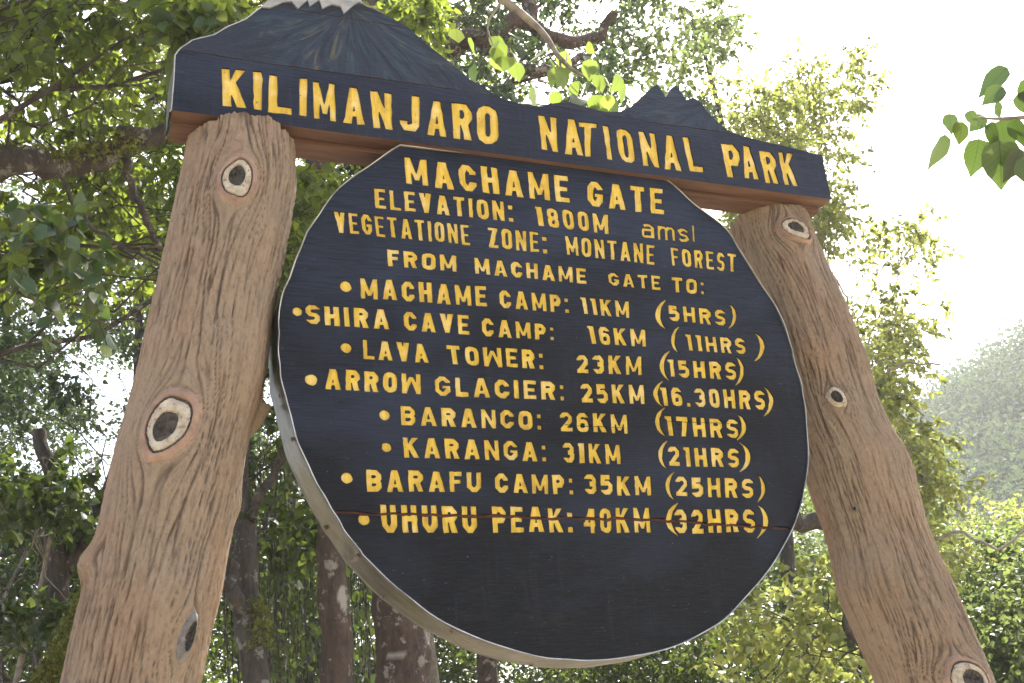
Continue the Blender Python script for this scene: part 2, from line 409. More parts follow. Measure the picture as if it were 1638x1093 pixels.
DISC_TEXT=[('MACHAME', 0.8627, 3.3285, 1.372, 3.332, 1.37, 3.2399, 0.8658, 3.2409), ('GATE', 1.4328, 3.3256, 1.6928, 3.3296, 1.6863, 3.2368, 1.4247, 3.2373),
 ('ELEVATION:', 0.7713, 3.2151, 1.1812, 3.2205, 1.1794, 3.1543, 0.7741, 3.1511), ('1800M', 1.2525, 3.2168, 1.49, 3.2185, 1.4843, 3.1499, 1.256, 3.1515),
 ('ams', 1.5986, 3.1988, 1.7626, 3.1985, 1.7586, 3.1526, 1.5942, 3.1485), ('l', 1.7769, 3.2142, 1.7866, 3.214, 1.7782, 3.1547, 1.7699, 3.155),
 ('VEGETATIONE', 0.6565, 3.1284, 1.043, 3.1309, 1.0416, 3.0659, 0.661, 3.0649), ('ZONE:', 1.0979, 3.1302, 1.2785, 3.131, 1.2734, 3.064, 1.0976, 3.0644),
 ('MONTANE', 1.3392, 3.129, 1.6331, 3.131, 1.6257, 3.0634, 1.3368, 3.0649), ('FOREST', 1.6872, 3.1287, 1.9195, 3.1278, 1.9085, 3.0636, 1.6834, 3.0666),
 ('FROM', 0.8002, 3.0286, 0.9985, 3.03, 0.9957, 2.9785, 0.8001, 2.9762), ('MACHAME', 1.0494, 3.0278, 1.3936, 3.0292, 1.3906, 2.9773, 1.0496, 2.978),
 ('GATE', 1.4622, 3.0222, 1.6366, 3.0268, 1.632, 2.9783, 1.4613, 2.9808), ('TO:', 1.6746, 3.0279, 1.7892, 3.0276, 1.7823, 2.9782, 1.6691, 2.9756),
 ('MACHAME', 0.7223, 2.9367, 1.0783, 2.942, 1.0761, 2.879, 0.7225, 2.8764), ('CAMP:', 1.1145, 2.9351, 1.3263, 2.9375, 1.3235, 2.8803, 1.1138, 2.8793),
 ('11KM', 1.3615, 2.9348, 1.52, 2.9338, 1.5133, 2.8792, 1.3653, 2.8819), ('(', 1.6077, 2.9482, 1.6461, 2.9515, 1.6303, 2.8533, 1.5925, 2.8505),
 ('5HRS', 1.6482, 2.9339, 1.8433, 2.9319, 1.8371, 2.8786, 1.6448, 2.8823), (')', 1.8583, 2.9573, 1.8892, 2.9599, 1.8723, 2.8722, 1.8418, 2.87),
 ('SHIRA', 0.5758, 2.8458, 0.7964, 2.8492, 0.797, 2.7914, 0.5771, 2.792), ('CAVE', 0.8354, 2.8487, 1.0207, 2.8499, 1.0181, 2.7904, 0.8359, 2.7932),
 ('CAMP:', 1.0557, 2.8456, 1.2717, 2.8409, 1.269, 2.7925, 1.0537, 2.7902), ('16KM', 1.3723, 2.8468, 1.5602, 2.847, 1.5549, 2.7923, 1.3765, 2.7899),
 ('(', 1.6461, 2.8643, 1.6752, 2.8665, 1.6606, 2.7793, 1.632, 2.7774), ('11HRS', 1.6896, 2.843, 1.8954, 2.8429, 1.8903, 2.7911, 1.6887, 2.7908),
 (')', 1.9333, 2.8647, 1.9703, 2.8673, 1.9508, 2.7725, 1.9143, 2.7703), ('LAVA', 0.7224, 2.759, 0.8963, 2.7593, 0.8984, 2.7039, 0.7218, 2.7034),
 ('TOWER:', 0.9488, 2.7588, 1.2305, 2.7624, 1.2273, 2.7045, 0.9523, 2.7031), ('23KM', 1.3276, 2.7548, 1.5351, 2.7629, 1.5277, 2.7047, 1.3253, 2.6994),
 ('(', 1.5966, 2.786, 1.6306, 2.7882, 1.6152, 2.6933, 1.5817, 2.6915), ('15HRS', 1.6157, 2.7585, 1.8478, 2.763, 1.8418, 2.7062, 1.6137, 2.7045),
 (')', 1.8495, 2.7828, 1.8827, 2.7849, 1.8639, 2.6894, 1.8312, 2.6876), ('ARROW', 0.6213, 2.672, 0.8728, 2.6724, 0.8716, 2.6153, 0.6198, 2.6155),
 ('GLACIER:', 0.9102, 2.6687, 1.2846, 2.6711, 1.2813, 2.6172, 0.9093, 2.6132), ('25KM', 1.3297, 2.6693, 1.5297, 2.675, 1.5241, 2.6163, 1.3289, 2.6134),
 ('(', 1.5603, 2.6903, 1.5951, 2.6922, 1.5824, 2.6129, 1.5481, 2.6113), ('16.30HRS', 1.5787, 2.6726, 1.9306, 2.6779, 1.9231, 2.6172, 1.5783, 2.6157),
 (')', 1.9303, 2.6941, 1.9667, 2.696, 1.9466, 2.6004, 1.9108, 2.5989), ('BARANCO:', 0.8125, 2.5816, 1.2068, 2.583, 1.2034, 2.5296, 0.8135, 2.5291),
 ('26KM', 1.2577, 2.5825, 1.4629, 2.5852, 1.4585, 2.5283, 1.2557, 2.5282), ('(', 1.5535, 2.6085, 1.5885, 2.6101, 1.5741, 2.5204, 1.5396, 2.5192),
 ('17HRS', 1.58, 2.5852, 1.8203, 2.5839, 1.814, 2.5266, 1.5797, 2.5265), (')', 1.8191, 2.6027, 1.8542, 2.6041, 1.8382, 2.523, 1.8035, 2.5219),
 ('KARANGA:', 0.8145, 2.4974, 1.2106, 2.4965, 1.2076, 2.4431, 0.8168, 2.4423), ('31KM', 1.257, 2.4976, 1.4283, 2.4972, 1.4253, 2.4407, 1.2533, 2.4405),
 ('(', 1.5483, 2.5129, 1.5796, 2.5139, 1.5663, 2.4312, 1.5354, 2.4305), ('21HRS', 1.5748, 2.4959, 1.8067, 2.4956, 1.7992, 2.4395, 1.5719, 2.4384),
 (')', 1.8116, 2.5142, 1.8519, 2.5154, 1.8341, 2.4265, 1.7945, 2.4256), ('BARAFU', 0.7162, 2.4106, 1.0184, 2.4093, 1.0162, 2.3567, 0.717, 2.3533),
 ('CAMP:', 1.055, 2.4084, 1.2774, 2.4071, 1.2758, 2.3545, 1.0531, 2.3556), ('35KM', 1.3092, 2.4112, 1.5096, 2.4079, 1.5052, 2.3543, 1.3051, 2.355),
 ('(', 1.5567, 2.4234, 1.5877, 2.4241, 1.5743, 2.3426, 1.5437, 2.3423), ('25HRS', 1.5853, 2.4094, 1.8374, 2.4085, 1.8294, 2.3516, 1.5792, 2.353),
 (')', 1.8528, 2.4238, 1.8819, 2.4244, 1.8643, 2.339, 1.8356, 2.3387), ('UHURU', 0.7477, 2.3227, 0.9987, 2.3201, 0.9969, 2.2516, 0.7511, 2.2523),
 ('PEAK:', 1.0393, 2.3205, 1.2637, 2.3179, 1.2601, 2.2542, 1.0371, 2.2516), ('40KM', 1.2952, 2.3182, 1.4917, 2.3201, 1.4876, 2.2528, 1.2893, 2.2526),
 ('(', 1.5447, 2.3366, 1.5848, 2.337, 1.5696, 2.2451, 1.53, 2.2451), ('32HRS', 1.5671, 2.3185, 1.8229, 2.3191, 1.8163, 2.2532, 1.5606, 2.2518),
 (')', 1.8349, 2.3351, 1.8738, 2.3355, 1.8532, 2.2365, 1.815, 2.2365)]
BULLETS=[(0.6829, 2.9064, 0.0157), (0.5543, 2.8235, 0.0127), (0.6782, 2.7319, 0.0145), (0.5861, 2.639, 0.0156), (0.7706, 2.5538, 0.014), (0.7718, 2.4685, 0.0128),
 (0.6685, 2.3872, 0.0143), (0.707, 2.284, 0.0143)]
BEAM_OUT=[(0.2315, 3.366), (0.237, 3.5391), (0.2525, 3.5664), (0.2796, 3.5963), (0.337, 3.6263), (0.3753, 3.6592), (0.4228, 3.6965), (0.4643, 3.7418), (0.4872, 3.7707),
 (0.5569, 3.8124), (0.7128, 3.8396), (0.7497, 3.8272), (0.7625, 3.8174), (0.8257, 3.7956), (0.8893, 3.7701), (0.9514, 3.7123), (1.0162, 3.664), (1.0788, 3.6106),
 (1.1298, 3.5817), (1.1739, 3.5626), (1.2411, 3.5494), (1.3029, 3.5552), (1.3355, 3.5696), (1.3678, 3.5795), (1.3999, 3.5849), (1.4559, 3.576), (1.5194, 3.5704),
 (1.5704, 3.5787), (1.6161, 3.6071), (1.6556, 3.6489), (1.695, 3.6866), (1.7209, 3.7079), (1.7342, 3.691), (1.7455, 3.6618), (1.7699, 3.6996), (1.7913, 3.7178),
 (1.8042, 3.6983), (1.8218, 3.6652), (1.8497, 3.6795), (1.8712, 3.6687), (1.895, 3.6317), (1.9324, 3.5922), (1.9721, 3.5651), (2.0765, 3.5499), (2.2133, 3.539),
 (2.286, 3.5302), (2.3187, 3.53), (2.3161, 3.3599)]
SNOW_ZIG=[(0.452, 3.7362), (0.4878, 3.746), (0.5242, 3.774), (0.5486, 3.7815), (0.5666, 3.7604), (0.5949, 3.7967), (0.6006, 3.7752), (0.6291, 3.8041), (0.6377, 3.7755),
 (0.6664, 3.7968), (0.6914, 3.7945), (0.7001, 3.771), (0.7299, 3.8065), (0.7464, 3.8216), (0.7878, 3.8126)]
BEAM_SEAM1=[(0.4977, 3.7598), (0.6098, 3.7594), (0.7379, 3.7616), (0.8697, 3.7615), (0.9665, 3.7652)]
BEAM_SEAM2=[(0.6657, 3.5625), (0.8592, 3.5651), (1.1148, 3.568), (1.2079, 3.5617), (1.3429, 3.5618), (1.4987, 3.5602), (1.6951, 3.5571), (1.9716, 3.5626),
 (2.0177, 3.5553)]
BEAM_CRACK=[(0.3261, 3.56), (0.3992, 3.5594), (0.4856, 3.5589), (0.5529, 3.563)]
DISC_OUT=[(0.8536, 3.3585), (0.7709, 3.2881), (0.7225, 3.244), (0.6647, 3.1858), (0.6127, 3.1009), (0.5821, 3.0425), (0.5618, 2.9864), (0.5369, 2.9099),
 (0.5175, 2.8564), (0.5098, 2.7945), (0.5091, 2.7543), (0.5085, 2.6985), (0.5119, 2.6437), (0.5253, 2.5794), (0.5419, 2.5108), (0.5681, 2.4331), (0.6015, 2.3618),
 (0.6325, 2.3038), (0.6586, 2.2612), (0.6921, 2.2138), (0.7095, 2.1908), (0.7901, 2.112), (0.8885, 2.0407), (1.0065, 1.9845), (1.1377, 1.9473), (1.2286, 1.9356),
 (1.323, 1.9345), (1.4515, 1.9482), (1.5892, 1.9868), (1.6934, 2.0417), (1.8224, 2.1452), (1.9245, 2.2548), (1.9654, 2.3114), (2.0041, 2.3903), (2.0316, 2.4648),
 (2.0495, 2.5598), (2.0596, 2.6374), (2.061, 2.7095), (2.0526, 2.7889), (2.0532, 2.8177), (2.0422, 2.8896), (2.0188, 2.9677), (1.9803, 3.039), (1.9329, 3.1355),
 (1.8943, 3.2115), (1.8015, 3.2815), (1.745, 3.3331), (1.7104, 3.3593), (1.6721, 3.3614), (1.4345, 3.3628), (1.3585, 3.3704), (1.0457, 3.3634)]
DISC_SEAM=[(0.6043, 2.3052), (0.6345, 2.3039), (0.7408, 2.3001), (0.9758, 2.2955), (1.2328, 2.2907), (1.5344, 2.2891), (1.7308, 2.2727), (1.9655, 2.2664),
 (2.0054, 2.2647)]
DISC_CR1=[(1.2722, 2.5497), (1.3087, 2.5458), (1.3744, 2.5465), (1.4583, 2.546)]
DISC_CR2=[(1.5715, 2.5704), (1.5792, 2.5689), (1.6841, 2.5712), (1.7956, 2.5718)]
LP=[(0.432, 3.423, 0.137), (0.42, 3.221, 0.156), (0.398, 3.079, 0.156), (0.355, 2.845, 0.153), (0.332, 2.672, 0.156), (0.295, 2.508, 0.153), (0.268, 2.352, 0.152),
 (0.241, 2.204, 0.15), (0.229, 2.133, 0.154), (0.214, 2.063, 0.152), (0.193, 1.938, 0.148)]
RP=[(2.178, 3.377, 0.128), (2.190, 3.285, 0.133), (2.207, 3.182, 0.136), (2.237, 3.031, 0.143), (2.262, 2.852, 0.156), (2.278, 2.709, 0.147), (2.298, 2.601, 0.151),
 (2.326, 2.512, 0.163), (2.332, 2.429, 0.156), (2.355, 2.276, 0.151), (2.375, 2.133, 0.166), (2.409, 1.995, 0.165), (2.444, 1.845, 0.163)]

# ---------------------------------------------------------------- carved lettering
def stroke(pts, t, closed=False):
    """thick polyline with mitred corners -> list of even-odd loops"""
    p = np.array(pts, float); n = len(p)
    def off(sgn):
        o = []
        for i in range(n):
            if closed:
                d0 = p[i] - p[i - 1]; d1 = p[(i + 1) % n] - p[i]
            else:
                d0 = p[i] - p[i - 1] if i > 0 else p[1] - p[0]
                d1 = p[i + 1] - p[i] if i < n - 1 else p[-1] - p[-2]
            d0 = d0 / np.linalg.norm(d0); d1 = d1 / np.linalg.norm(d1)
            n0 = np.array([-d0[1], d0[0]]); n1 = np.array([-d1[1], d1[0]])
            b = n0 + n1; b /= np.linalg.norm(b)
            k = min(1.6, 1.0 / max(0.4, b @ n0))
            o.append(p[i] + sgn * b * k * t / 2)
        return o
    if closed: return [off(1), off(-1)]
    return [off(1) + off(-1)[::-1]]

WID = dict(A=.76, B=.66, C=.66, E=.6, F=.58, G=.68, H=.68, I=.24, J=.6, K=.7, L=.58, M=.84, N=.7, O=.7, P=.64, R=.68, S=.62, T=.66, U=.68, V=.72, W=.94, Z=.62)
WID.update({'1': .36, ':': .26, '.': .26, 'a': .85, 'm': 1.15, 's': .75, 'l': .12, '(': .4, ')': .4})

def glyph(ch, w, t):
    """list of shapes, each a list of loops, in a box w by 1"""
    L, Rr, B, T = t / 2, w - t / 2, t / 2, 1 - t / 2
    c = .17
    cx = min(.22, (Rr - L) * .36)
    mx = w / 2
    S = lambda pts, cl=False, tt=t: stroke(pts, tt, cl)
    Q = lambda *p: [list(p)]
    v = Q((0, 0), (t, 0), (t, 1), (0, 1))
    vr = Q((w - t, 0), (w, 0), (w, 1), (w - t, 1))
    ring = lambda l, r, b, tp, cc: S([(l + min(cc, cx), b), (r - min(cc, cx), b), (r - min(cc, cx) * .28, b + cc * .34), (r, b + cc), (r, tp - cc), (r - min(cc, cx) * .28, tp - cc * .34), (r - min(cc, cx), tp), (l + min(cc, cx), tp), (l + min(cc, cx) * .28, tp - cc * .34), (l, tp - cc), (l, b + cc), (l + min(cc, cx) * .28, b + cc * .34)], True)
    if ch == 'A':
        return [Q((0, 0), (t * 1.02, 0), (mx + t * .35, 1), (mx - t * .55, 1)), Q((w, 0), (w - t * 1.02, 0), (mx - t * .35, 1), (mx + t * .55, 1)), Q((mx * .45, .2), (w - mx * .45, .2), (w - mx * .62, .37), (mx * .62, .37))]
    if ch in 'BRP8':
        if ch == '8':
            return [ring(L, Rr, .5, T, c * .8), ring(L, Rr, B, .5, c * .8)]
        bowl = [(t * .5, T), (Rr - cx * .8, T), (Rr, T - c * .8), (Rr, .52 + c * .6), (Rr - cx * .7, .5), (t * .5, .5)]
        if ch == 'B':
            return [v, S(bowl), S([(t * .5, .5), (Rr - cx * .6, .5), (Rr, .5 - c * .7), (Rr, B + c * .8), (Rr - cx * .8, B), (t * .5, B)])]
        if ch == 'P':
            return [v, S([(x, y - .04 if y < .9 and y < T - .3 else y) for x, y in bowl])]
        return [v, S(bowl), Q((w * .36, .52), (w * .36 + t, .54), (w, 0), (w - t * 1.1, 0))]
    if ch == 'C': return [S([(Rr, .62), (Rr, T - c), (Rr - cx, T), (L + cx, T), (L, T - c), (L, B + c), (L + cx, B), (Rr - cx, B), (Rr, B + c), (Rr, .38)])]
    if ch == 'G': return [S([(Rr, .66), (Rr, T - c), (Rr - cx, T), (L + cx, T), (L, T - c), (L, B + c), (L + cx, B), (Rr - cx, B), (Rr, B + c), (Rr, .5)]), Q((mx - .02, .38), (w, .38), (w, .53), (mx - .02, .53))]
    if ch in 'EF':
        o = [v, Q((t * .5, 1 - t * .95), (w, 1 - t * .95), (w, 1), (t * .5, 1)), Q((t * .5, .5 - t * .42), (w * .88, .5 - t * .42), (w * .88, .5 + t * .42), (t * .5, .5 + t * .42))]
        if ch == 'E': o.append(Q((t * .5, 0), (w, 0), (w, t * .95), (t * .5, t * .95)))
        return o
    if ch == 'H': return [v, vr, Q((t * .5, .5 - t * .45), (w - t * .5, .5 - t * .45), (w - t * .5, .5 + t * .45), (t * .5, .5 + t * .45))]
    if ch == 'I': return [Q((mx - t * .55, 0), (mx + t * .55, 0), (mx + t * .55, 1), (mx - t * .55, 1))]
    if ch == 'l': return [Q((mx - .07, 0), (mx + .06, 0), (mx + .06, 1), (mx - .07, 1))]
    if ch == '1': return [Q((w - t * 1.05, 0), (w, 0), (w, 1), (w - t * 1.05, 1)), Q((w - t * .6, 1), (w - t * .8, .74), (0, .86), (0, 1))]
    if ch == 'J': return [S([(L, .3), (L, B + c * .6), (L + cx * .6, B), (Rr - cx * .6, B), (Rr, B + c * .6), (Rr, 1)])]
    if ch == 'K': return [v, Q((t * .7, .36), (t * .7, .56), (w - t * 1.15, 1), (w, 1)), Q((w * .30, .44), (w * .30 + t * .8, .68), (w, 0), (w - t * 1.15, 0))]
    if ch == 'L': return [v, Q((t * .5, 0), (w, 0), (w, t * .95), (t * .5, t * .95))]
    if ch in 'MW':
        o = [Q((0, 0), (t, 0), (t, 1), (0, 1)), Q((w - t, 0), (w, 0), (w, 1), (w - t, 1)), Q((0, 1), (t * .95, 1), (mx + t * .38, .16), (mx - t * .38, .16)), Q((w, 1), (w - t * .95, 1), (mx - t * .38, .16), (mx + t * .38, .16))]
        if ch == 'W': o = [[[(x, 1 - y) for x, y in lp] for lp in s] for s in o]
        return o
    if ch == 'N': return [v, vr, Q((0, 1), (t * .98, 1), (w, 0), (w - t * .98, 0))]
    if ch in 'O0': return [ring(L, Rr, B, T, c)]
    if ch in 'S5':
        if ch == '5':
            return [S([(Rr, T), (L, T), (L, .56), (Rr - cx * .8, .58), (Rr, .58 - c * .7), (Rr, B + c * .8), (Rr - cx * .8, B), (L + cx * .8, B), (L, B + .1), (L, .25)])]
        return [S([(Rr, .76), (Rr, T - c * .5), (Rr - cx * .8, T), (L + cx * .8, T), (L, T - c * .8), (L, .5 + c * .6), (L + cx * .6, .52), (Rr - cx * .6, .48), (Rr, .5 - c * .6), (Rr, B + c * .8), (Rr - cx * .8, B), (L + cx * .8, B), (L, B + c * .5), (L, .24)])]
    if ch == 's': return [S([(Rr, .76), (Rr - cx, T), (L + cx, T), (L, T - c * .8), (L + cx * .5, .55), (Rr - cx * .5, .45), (Rr, B + c * .8), (Rr - cx, B), (L + cx * .6, B), (L, .22)], tt=t)]
    if ch == 'T': return [Q((0, 1 - t * .9), (w, 1 - t * .9), (w, 1), (0, 1)), Q((mx - t * .55, 0), (mx + t * .55, 0), (mx + t * .5, 1 - t * .5), (mx - t * .5, 1 - t * .5))]
    if ch == 'U': return [S([(L, 1), (L, B + c), (L + cx, B), (Rr - cx, B), (Rr, B + c), (Rr, 1)])]
    if ch == 'V': return [Q((0, 1), (t * 1.1, 1), (mx + t * .5, 0), (mx - t * .45, 0)), Q((w, 1), (w - t * 1.1, 1), (mx - t * .5, 0), (mx + t * .45, 0))]
    if ch == 'Z': return [Q((0, 1 - t * .9), (w, 1 - t * .9), (w, 1), (0, 1)), Q((0, 0), (w, 0), (w, t * .9), (0, t * .9)), Q((w - t * 1.3, 1 - t * .5), (w, 1 - t * .5), (t * 1.3, t * .5), (0, t * .5))]
    if ch == '2': return [S([(L, .70), (L, T - c * .8), (L + cx * .8, T), (Rr - cx * .8, T), (Rr, T - c * .8), (Rr, .58), (L + .02, B)]), Q((0, 0), (w, 0), (w, t * .95), (0, t * .95))]
    if ch == '3': return [S([(L, .74), (L, T - c * .7), (L + cx * .8, T), (Rr - cx * .8, T), (Rr, T - c * .8), (Rr, .6), (Rr - .08, .52), (w * .42, .52)]), S([(w * .42, .5), (Rr - .08, .5), (Rr, .42), (Rr, B + c * .8), (Rr - cx * .8, B), (L + cx * .8, B), (L, B + c * .7), (L, .27)])]
    if ch == '4': return [Q((w * .55, 0), (w * .55 + t, 0), (w * .55 + t, 1), (w * .55, 1)), Q((0, .26), (w, .26), (w, .26 + t * .85), (0, .26 + t * .85)), Q((0, .28), (t * .9, .3), (w * .55 + t * .5, 1), (w * .55 - t * .3, 1))]
    if ch == '6': return [ring(L, Rr, B, .56, c * .75), S([(Rr, .74), (Rr, T - c * .7), (Rr - cx * .8, T), (L + cx * .8, T), (L, T - c), (L, .35)])]
    if ch == '7': return [Q((0, 1 - t * .95), (w, 1 - t * .95), (w, 1), (0, 1)), Q((w - t * 1.2, 1 - t * .5), (w, 1 - t * .5), (w * .35 + t * .9, 0), (w * .35 - t * .2, 0))]
    if ch == 'a': return [ring(L, Rr - t * .3, B, .58, c * .6), S([(L + .05, .82), (L + cx, T), (Rr - cx, T), (Rr, T - c), (Rr, 0)])]
    if ch == 'm': return [Q((0, 0), (t, 0), (t, 1), (0, 1)), S([(L, .7), (L + .14, T), (mx - .12, T), (mx, T - .14), (mx, 0)]), S([(mx, .7), (mx + .14, T), (Rr - .12, T), (Rr, T - .14), (Rr, 0)])]
    if ch in ':.':
        d = .23
        q = lambda y: Q((0, y + .02), (.03, y), (d - .02, y), (d, y + .03), (d, y + d - .02), (d - .02, y + d), (.02, y + d), (0, y + d - .03))
        return [q(.0)] + ([q(.6)] if ch == ':' else [])
    if ch in '()':
        o, i = [], []
        for k in range(9):
            a = k / 8; y = 1 - a
            b = 1 - (2 * a - 1) ** 2
            o.append((w * (.95 - .95 * b ** .8), y)); i.append((min(w, w * (.95 - .95 * b ** .8) + w * (.12 + .36 * b)), .02 + y * .96))
        lp = o + i[::-1]
        if ch == ')': lp = [(w - x, y) for x, y in lp]
        return [[lp]]
    return [v]

def rough_loop(lp, step, amp, rnd):
    out = []
    n = len(lp)
    for i in range(n):
        a, b = np.array(lp[i], float), np.array(lp[(i + 1) % n], float)
        d = np.linalg.norm(b - a)
        k = max(1, int(d / step))
        for j in range(k):
            p = a + (b - a) * (j / k) + np.array([rnd.gauss(0, amp), rnd.gauss(0, amp)])
            out.append((float(p[0]), float(p[1])))
    return out

def set_text(entries, rnd, tk=.215):
    """-> list of letters; a letter is a list of shapes in the board's plane"""
    out = []
    for e in entries:
        txt = e[0]; TL, TR, BR, BL = [np.array(e[1 + 2 * i:3 + 2 * i]) for i in range(4)]
        W = (np.linalg.norm(TR - TL) + np.linalg.norm(BR - BL)) / 2
        H = (np.linalg.norm(TL - BL) + np.linalg.norm(TR - BR)) / 2
        if len(txt) == 1:
            items = [(txt, 0, W / H)]
            tot = W / H
        else:
            ws = [WID.get(ch, .6) for ch in txt]
            gap = .2
            k = W / H / (sum(ws) + gap * (len(ws) - 1))
            items, x = [], 0
            for ch, w_ in zip(txt, ws):
                items.append((ch, x, w_ * k)); x += (w_ + gap) * k
            tot = W / H
        for ch, x0, w_ in items:
            t = tk * rnd.uniform(.94, 1.06)
            if ch in 'MWBSE832G6N': t *= .88
            if ch in 'ams': t = .21
            if ch in 'MW': t = min(t, w_ * .28)
            if ch in 'NKA': t = min(t, w_ * .36)
            t = min(t, w_ * .40) if ch not in 'I:.1l()' else min(t, w_ * .95)
            if ch in '()': w_ = w_
            jy, jt, js = rnd.gauss(0, .012), rnd.gauss(0, .012), rnd.uniform(.985, 1.015)
            letter = []
            for shp in glyph(ch, w_, t):
                loops = []
                for lp in shp:
                    q = []
                    for x, y in rough_loop(lp, .16, .007, rnd):
                        xx = x0 + x + jt * (y - .5); yy = (y - .5) * js + .5 + jy
                        u = xx / tot
                        top = TL + (TR - TL) * u; bot = BL + (BR - BL) * u
                        p = bot + (top - bot) * yy
                        q.append((float(p[0]), float(p[1])))
                    loops.append(q)
                letter.append(loops)
            out.append(letter)
    return out

def dot_shape(x, z, r, rnd):
    a0 = rnd.random()
    return [[[(x + r * rnd.uniform(.93, 1.07) * math.cos(2 * math.pi * (k + a0) / 12), z + r * rnd.uniform(.93, 1.07) * math.sin(2 * math.pi * (k + a0) / 12)) for k in range(12)]]]

def band(pts, w, rnd, step=.02):
    """a ragged thin band along a polyline, for a split or an open joint"""
    P = np.array(pts, float)
    L = np.concatenate([[0], np.cumsum(np.linalg.norm(np.diff(P, axis=0), axis=1))])
    s = np.arange(0, L[-1] + step * .5, step)
    q = np.stack([np.interp(s, L, P[:, 0]), np.interp(s, L, P[:, 1])], 1)
    up, dn = [], []
    for i, p in enumerate(q):
        e = rnd.gauss(0, w * .25)
        ww = w * rnd.uniform(.7, 1.3) / 2
        up.append((float(p[0]), float(p[1] + ww + e))); dn.append((float(p[0]), float(p[1] - ww + e)))
    return [up + dn[::-1]]

def inside(px, pz, loops):
    """even-odd test for many points"""
    r = np.zeros(len(px), bool)
    for lp in loops:
        a = np.array(lp); b = np.roll(a, -1, 0)
        for (x0, y0), (x1, y1) in zip(a, b):
            if y0 == y1: continue
            cr = ((y0 > pz) != (y1 > pz)) & (px < (x1 - x0) * (pz - y0) / (y1 - y0) + x0)
            r ^= cr
    return r

def carve(outline, letters, joints, Y, thick, depth, parent, front_mat, side_mats, plank_mat=None):
    """board cut into planks by the joints, with the letters sunk into its face. returns the planks"""
    V, E = [], []
    def add(lp):
        b = len(V)
        V.extend([Vector(p) for p in lp])
        n = len(lp)
        E.extend([(b + i, b + (i + 1) % n) for i in range(n)])
    add(outline)
    for L_ in letters:
        for shp in L_:
            for lp in shp: add(lp)
    for shp in joints:
        for lp in shp: add(lp)
    vs, es, fs = delaunay_2d_cdt(V, E, [], 0, 1e-6)[:3]
    vs = np.array([tuple(v) for v in vs]); fs = np.array([f for f in fs if len(f) == 3])
    cen = vs[fs].mean(1)
    keep = inside(cen[:, 0], cen[:, 1], [outline])
    a, b, c = vs[fs[:, 0]], vs[fs[:, 1]], vs[fs[:, 2]]
    area = np.abs((b[:, 0] - a[:, 0]) * (c[:, 1] - a[:, 1]) - (b[:, 1] - a[:, 1]) * (c[:, 0] - a[:, 0]))
    keep &= area > 1e-12
    fs, cen = fs[keep], cen[keep]
    cls = np.full(len(fs), -1)
    for i, L_ in enumerate(letters):
        xy = np.array([p for shp in L_ for lp in shp for p in lp])
        lo, hi = xy.min(0), xy.max(0)
        cand = np.where((cen[:, 0] > lo[0]) & (cen[:, 0] < hi[0]) & (cen[:, 1] > lo[1]) & (cen[:, 1] < hi[1]))[0]
        for shp in L_:
            cls[cand[inside(cen[cand, 0], cen[cand, 1], shp)]] = i
    for shp in joints:
        for one in shp:
            cls[inside(cen[:, 0], cen[:, 1], [one])] = -2
    edge = {}
    for k, f in enumerate(fs):
        for i in range(3):
            e = (int(f[i]), int(f[(i + 1) % 3]))
            edge.setdefault((min(e), max(e)), []).append(k)
    par = list(range(len(fs)))
    def find(i):
        while par[i] != i:
            par[i] = par[par[i]]; i = par[i]
        return i
    for ks in edge.values():
        if len(ks) == 2 and cls[ks[0]] != -2 and cls[ks[1]] != -2:
            par[find(ks[0])] = find(ks[1])
    comp = np.array([find(i) for i in range(len(fs))])
    def build(idx, name, y, y2, test, mats, sidx):
        """faces idx at depth y, with walls from y to y2 wherever test(neighbour) holds"""
        vm, vv, ff, mi = {}, [], [], []
        def vert(i, yy):
            if (i, yy) not in vm:
                vm[(i, yy)] = len(vv); vv.append((vs[i][0], yy, vs[i][1]))
            return vm[(i, yy)]
        idset = set(int(i) for i in idx)
        for k in idx:
            f = fs[k]
            ff.append([vert(int(f[0]), y), vert(int(f[1]), y), vert(int(f[2]), y)]); mi.append(0)
            for i in range(3):
                e = (int(f[i]), int(f[(i + 1) % 3]))
                o = [q for q in edge[(min(e), max(e))] if q != k]
                if test(o[0] if o else None):
                    ff.append([vert(e[0], y), vert(e[0], y2), vert(e[1], y2), vert(e[1], y)])
                    d = vs[e[1]] - vs[e[0]]
                    # outward normal of a counter-clockwise edge seen from the front is (dz, -dx)
                    mi.append(sidx(d[1], -d[0], vs[e[0]]))
        me = mesh_py(name, vv, ff, mats, mi)
        return me
    planks = []
    for cid in np.unique(comp[cls != -2]):
        idx = np.where((comp == cid) & (cls == -1))[0]
        whole = np.where((comp == cid))[0]
        if len(idx) < 3 or (np.ptp(cen[idx, 0]) < .05 and np.ptp(cen[idx, 1]) < .05): continue
        zc = cen[idx, 1].mean(); xc = cen[idx, 0].mean()
        fm = plank_mat(xc, zc) if plank_mat else front_mat
        me = build(idx, 'plank', Y, Y + thick, lambda o: o is None or cls[o] == -2, [fm] + side_mats(xc, zc)[0], side_mats(xc, zc)[1])
        planks.append(link('plank', me, parent))
    for i in range(len(letters)):
        idx = np.where(cls == i)[0]
        if len(idx) == 0: continue
        me = build(idx, 'letter', Y + depth, Y, lambda o: o is not None and cls[o] == -1, [M['letter'], front_mat], lambda a_, b_, p: 1)  # walls take the dark board colour to stand in for shadow along the cuts
        link('letter', me, parent)
    return planks

